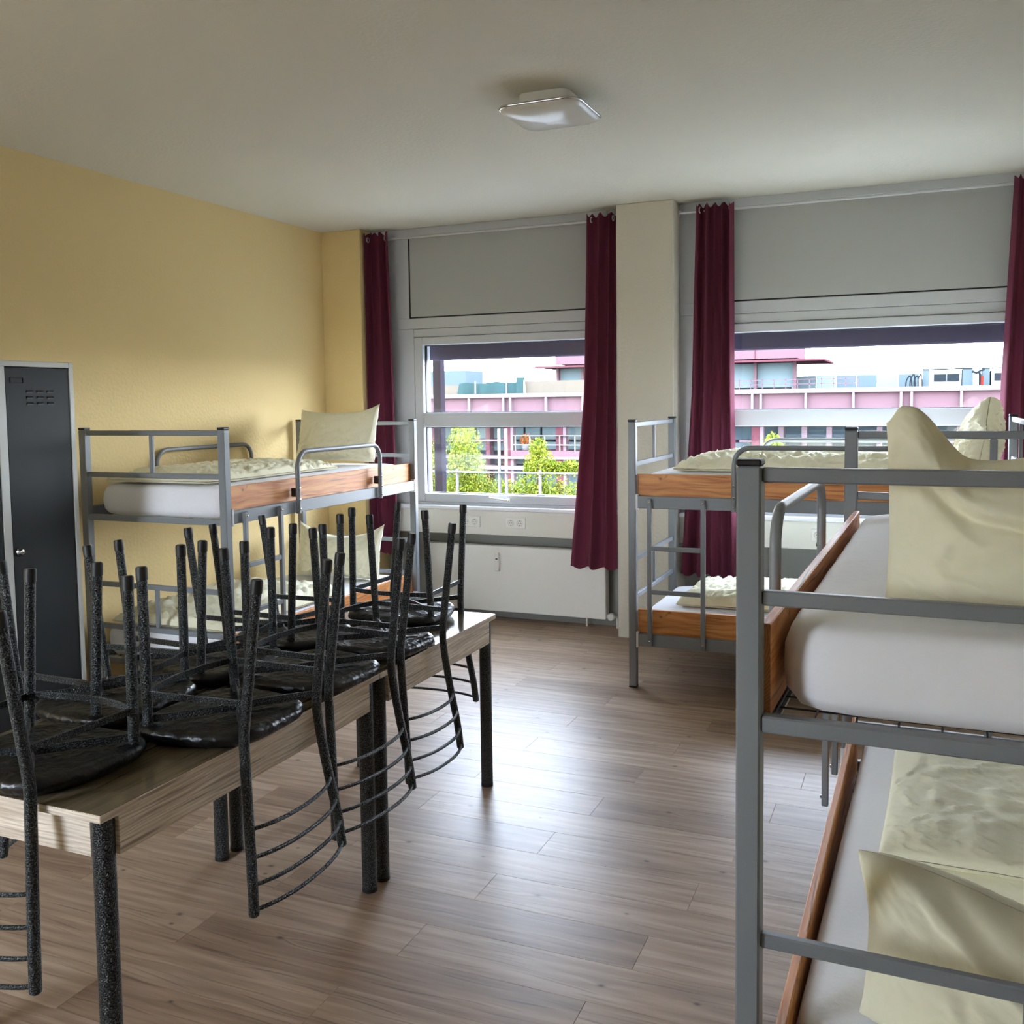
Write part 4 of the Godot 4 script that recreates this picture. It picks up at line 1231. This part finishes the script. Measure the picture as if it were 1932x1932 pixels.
# ------------------------------------------------------------------ locker
func locker() -> void:
	var xf := -3.83
	var lk := thing("locker", "tall grey steel locker with dark doors against the ochre wall", "locker", Vector3((xf + WALL_L) / 2, 0, -3.13))
	var o := -lk.position
	var w := mb()
	var za := -3.54
	var zb := -2.72
	var at := func(a: Vector3, b: Vector3) -> void:
		w.bb(a + o, b + o, 0.002)
	at.call(Vector3(WALL_L + 0.005, 0.1, za), Vector3(xf, 1.885, za + 0.025))
	at.call(Vector3(WALL_L + 0.005, 0.1, zb - 0.025), Vector3(xf, 1.885, zb))
	at.call(Vector3(WALL_L + 0.005, 1.858, za + 0.024), Vector3(xf, 1.8848, zb - 0.024))
	at.call(Vector3(WALL_L + 0.005, 0.1, za + 0.024), Vector3(xf, 0.14, zb - 0.024))
	at.call(Vector3(WALL_L + 0.005, 0.14, za + 0.024), Vector3(WALL_L + 0.02, 1.86, zb - 0.024))
	at.call(Vector3(WALL_L + 0.02, 0.14, -3.155), Vector3(xf, 1.859, -3.113))
	part("carcass", w, M.locker, lk)
	for z: float in [za + 0.05, zb - 0.05]:
		for x: float in [xf - 0.06, WALL_L + 0.06]:
			part("foot", mb().bb(Vector3(x - 0.02, 0, z - 0.02) + o, Vector3(x + 0.02, 0.1, z + 0.02) + o, 0.002), M.locker_door, lk)
	for k in 2:
		var z0 := -3.513 if k == 0 else -3.111
		var z1 := -3.157 if k == 0 else -2.747
		var d := part("door", mb().bb(Vector3(xf - 0.022, 0.143, z0) + o, Vector3(xf - 0.004, 1.856, z1) + o, 0.003), M.locker_door, lk)
		for r in 3:
			for q in 3:
				var zc := z1 - 0.128 - q * 0.058
				var yc := 1.742 - r * 0.028
				part("louvre", mb().box(Vector3(xf - 0.001, yc + 0.004, zc) + o, Vector3(0.008, 0.006, 0.036), 0.002, Basis(Vector3.BACK, -0.5)).box(Vector3(xf - 0.0035, yc - 0.002, zc) + o, Vector3(0.003, 0.006, 0.034), 0.0), M.cap, d)
		# stamped label holder
		var lh := mb()
		for e in [[0.0, -0.012, 0.07, 0.003], [0.0, 0.012, 0.07, 0.003], [-0.034, 0.0, 0.003, 0.026], [0.034, 0.0, 0.003, 0.026]]:
			lh.box(Vector3(xf - 0.0025, 1.795 + e[1], z1 - 0.062 + e[0]) + o, Vector3(0.004, e[3], e[2]), 0.001)
		part("label_holder", lh, M.locker_door, d)
		var lb := Basis(Vector3.BACK, -PI / 2)
		part("lock", mb().lathe(PackedVector2Array([Vector2(0.018, 0.0), Vector2(0.018, 0.006), Vector2(0.013, 0.009), Vector2(0.012, 0.022), Vector2(0.010, 0.025), Vector2(0.0, 0.025)]), Vector3(xf - 0.004, 1.004, z1 - 0.032) + o, lb, 16), M.chrome, d)
		part("lock_ring", mb().lathe(PackedVector2Array([Vector2(0.024, 0.0), Vector2(0.024, 0.003), Vector2(0.017, 0.005)]), Vector3(xf - 0.004, 1.004, z1 - 0.032) + o, lb, 16), M.cap, d)

# ------------------------------------------------------------------ curtains, lamp, radiator, sockets
func small_things() -> void:
	curtain([[-3.978, -3.775], [-3.978, -3.745], [-3.978, -3.735]], 0.50, 2.965, 3.5, 0.3, "burgundy curtain in the corner beside the ochre pier")
	curtain([[-2.172, -1.958], [-2.205, -1.972], [-2.32, -1.965]], 0.468, 2.955, 3.0, 1.7, "burgundy curtain on the left side of the column")
	curtain([[-1.408, -1.162], [-1.438, -1.156], [-1.512, -1.130]], 0.460, 2.955, 4.5, 2.9, "burgundy curtain right of the column behind the far bunk's ladder")
	curtain([[0.488, 0.76], [0.438, 0.77], [0.42, 0.78]], 0.47, 2.955, 4.0, 4.1, "burgundy curtain cut by the right edge of the picture")
	for d in [[-3.975, -1.955, "white curtain rod over the left window"], [-1.535, WALL_R - 0.01, "white curtain rod over the right window"]]:
		var r := thing("curtain_rod", d[2], "curtain rod", Vector3((d[0] + d[1]) / 2, 2.925, -6.582))
		var hl: float = (d[1] - d[0]) / 2
		part("rod", mb().tube(path([Vector3(-hl, 0, 0), Vector3(hl, 0, 0)]), 0.010, 12), M.rod, r)
		for s: float in [-1.0, 1.0]:
			part("socket", mb().tube(path([Vector3(s * (hl - 0.012), 0, 0), Vector3(s * hl, 0, 0)]), 0.018, 12), M.rod, r)
	# ceiling lamp, off
	var lp := thing("ceiling_lamp", "square white ceiling lamp with a chrome rim, switched off", "lamp", Vector3(-1.527, CEIL, -4.092))
	var plate := []
	for y: float in [-0.001, -0.06]:
		var l := PackedVector3Array()
		for k in 48:
			var q := rounded(k / 48.0, 0.115, 0.115, 0.04)
			l.append(Vector3(q.x, y, q.y))
		plate.append(l)
	part("base_plate", mb().loft(plate), M.plastic, lp)
	var dome := []
	for q in [[-0.060, 0.182], [-0.070, 0.186], [-0.079, 0.181], [-0.090, 0.160], [-0.100, 0.125], [-0.107, 0.08], [-0.110, 0.02]]:
		var l := PackedVector3Array()
		for k in 64:
			var p := rounded(k / 64.0, q[1], q[1], q[1] * 0.34)
			l.append(Vector3(p.x, q[0], p.y))
		dome.append(l)
	var gm := std(rgb(222, 222, 214), 0.22)
	part("glass_shade", mb().loft(dome), gm, lp)
	var rim := PackedVector3Array()
	for k in 65:
		var p := rounded(k / 64.0, 0.186, 0.186, 0.062)
		rim.append(Vector3(p.x, -0.067, p.y))
	part("rim", mb().tube(rim, 0.006, 8, false), M.chrome, lp)
	# radiator
	var rd := thing("radiator", "flat white panel radiator under the left window", "radiator", Vector3(-2.83, 0, -6.72))
	var o := -rd.position
	part("body", mb().bb(Vector3(-3.56, 0.069, -6.75) + o, Vector3(-2.10, 0.574, -6.662) + o, 0.006), M.plastic, rd)
	part("top_grille", mb().bb(Vector3(-3.555, 0.564, -6.75) + o, Vector3(-2.105, 0.576, -6.72) + o, 0.002), M.skirt, rd)
	part("heat_meter", mb().bb(Vector3(-2.972, 0.38, -6.662) + o, Vector3(-2.936, 0.525, -6.638) + o, 0.006), M.plastic, rd)
	part("meter_display", mb().bb(Vector3(-2.963, 0.473, -6.639) + o, Vector3(-2.946, 0.482, -6.6372) + o, 0.0), M.dark_hole, rd)
	part("pipe", mb().tube(path([Vector3(-2.26, 0.0, -6.71) + o, Vector3(-2.26, 0.09, -6.71) + o]), 0.009, 10), M.plastic, rd)
	part("valve", mb().lathe(PackedVector2Array([Vector2(0.0, 0.0), Vector2(0.024, 0.001), Vector2(0.027, 0.01), Vector2(0.027, 0.04), Vector2(0.022, 0.05), Vector2(0.0, 0.052)]), Vector3(-2.062, 0.092, -6.70) + o, Basis(Vector3.RIGHT, PI / 2), 16), M.plastic, rd)
	part("pipe", mb().tube(smooth([Vector3(-2.11, 0.092, -6.71) + o, Vector3(-2.05, 0.092, -6.71) + o, Vector3(-2.03, 0.07, -6.72) + o, Vector3(-2.03, 0.0, -6.72) + o], 4), 0.009, 10), M.plastic, rd)
	for x: float in [-3.3, -2.4]:
		part("wall_bracket", mb().bb(Vector3(x - 0.015, 0.3, -6.802) + o, Vector3(x + 0.015, 0.5, -6.745) + o, 0.001), M.skirt, rd)
	# power sockets in the cable duct
	for d in [[-3.148, 2, "double white power socket behind the rearmost chair legs"], [-2.777, 2, "double white power socket in the middle under the left window"], [-0.618, 1, "single white power socket under the right window"]]:
		var s := thing("power_socket", d[2], "socket", Vector3(d[0], 0.7625, -6.602))
		var n: int = d[1]
		part("plate", mb().bb(Vector3(-0.0405 * n, -0.0405, 0), Vector3(0.0405 * n, 0.0405, 0.009), 0.003), M.plastic, s)
		for k in n:
			var cx := (k - (n - 1) / 2.0) * 0.071
			part("well", mb().lathe(PackedVector2Array([Vector2(0.024, 0.0095), Vector2(0.0235, 0.011), Vector2(0.0215, 0.0105), Vector2(0.020, 0.0096), Vector2(0.0, 0.0094)]), Vector3(cx, 0, 0), Basis(Vector3.RIGHT, PI / 2), 20), M.duct, s)
			part("contact_hole", mb().bb(Vector3(cx - 0.0115, -0.0025, 0.0094), Vector3(cx - 0.0065, 0.0025, 0.0101), 0.0).bb(Vector3(cx + 0.0065, -0.0025, 0.0094), Vector3(cx + 0.0115, 0.0025, 0.0101), 0.0).bb(Vector3(cx - 0.003, 0.014, 0.0094), Vector3(cx + 0.003, 0.019, 0.0105), 0.0).bb(Vector3(cx - 0.003, -0.019, 0.0094), Vector3(cx + 0.003, -0.014, 0.0105), 0.0), M.dark_hole, s)
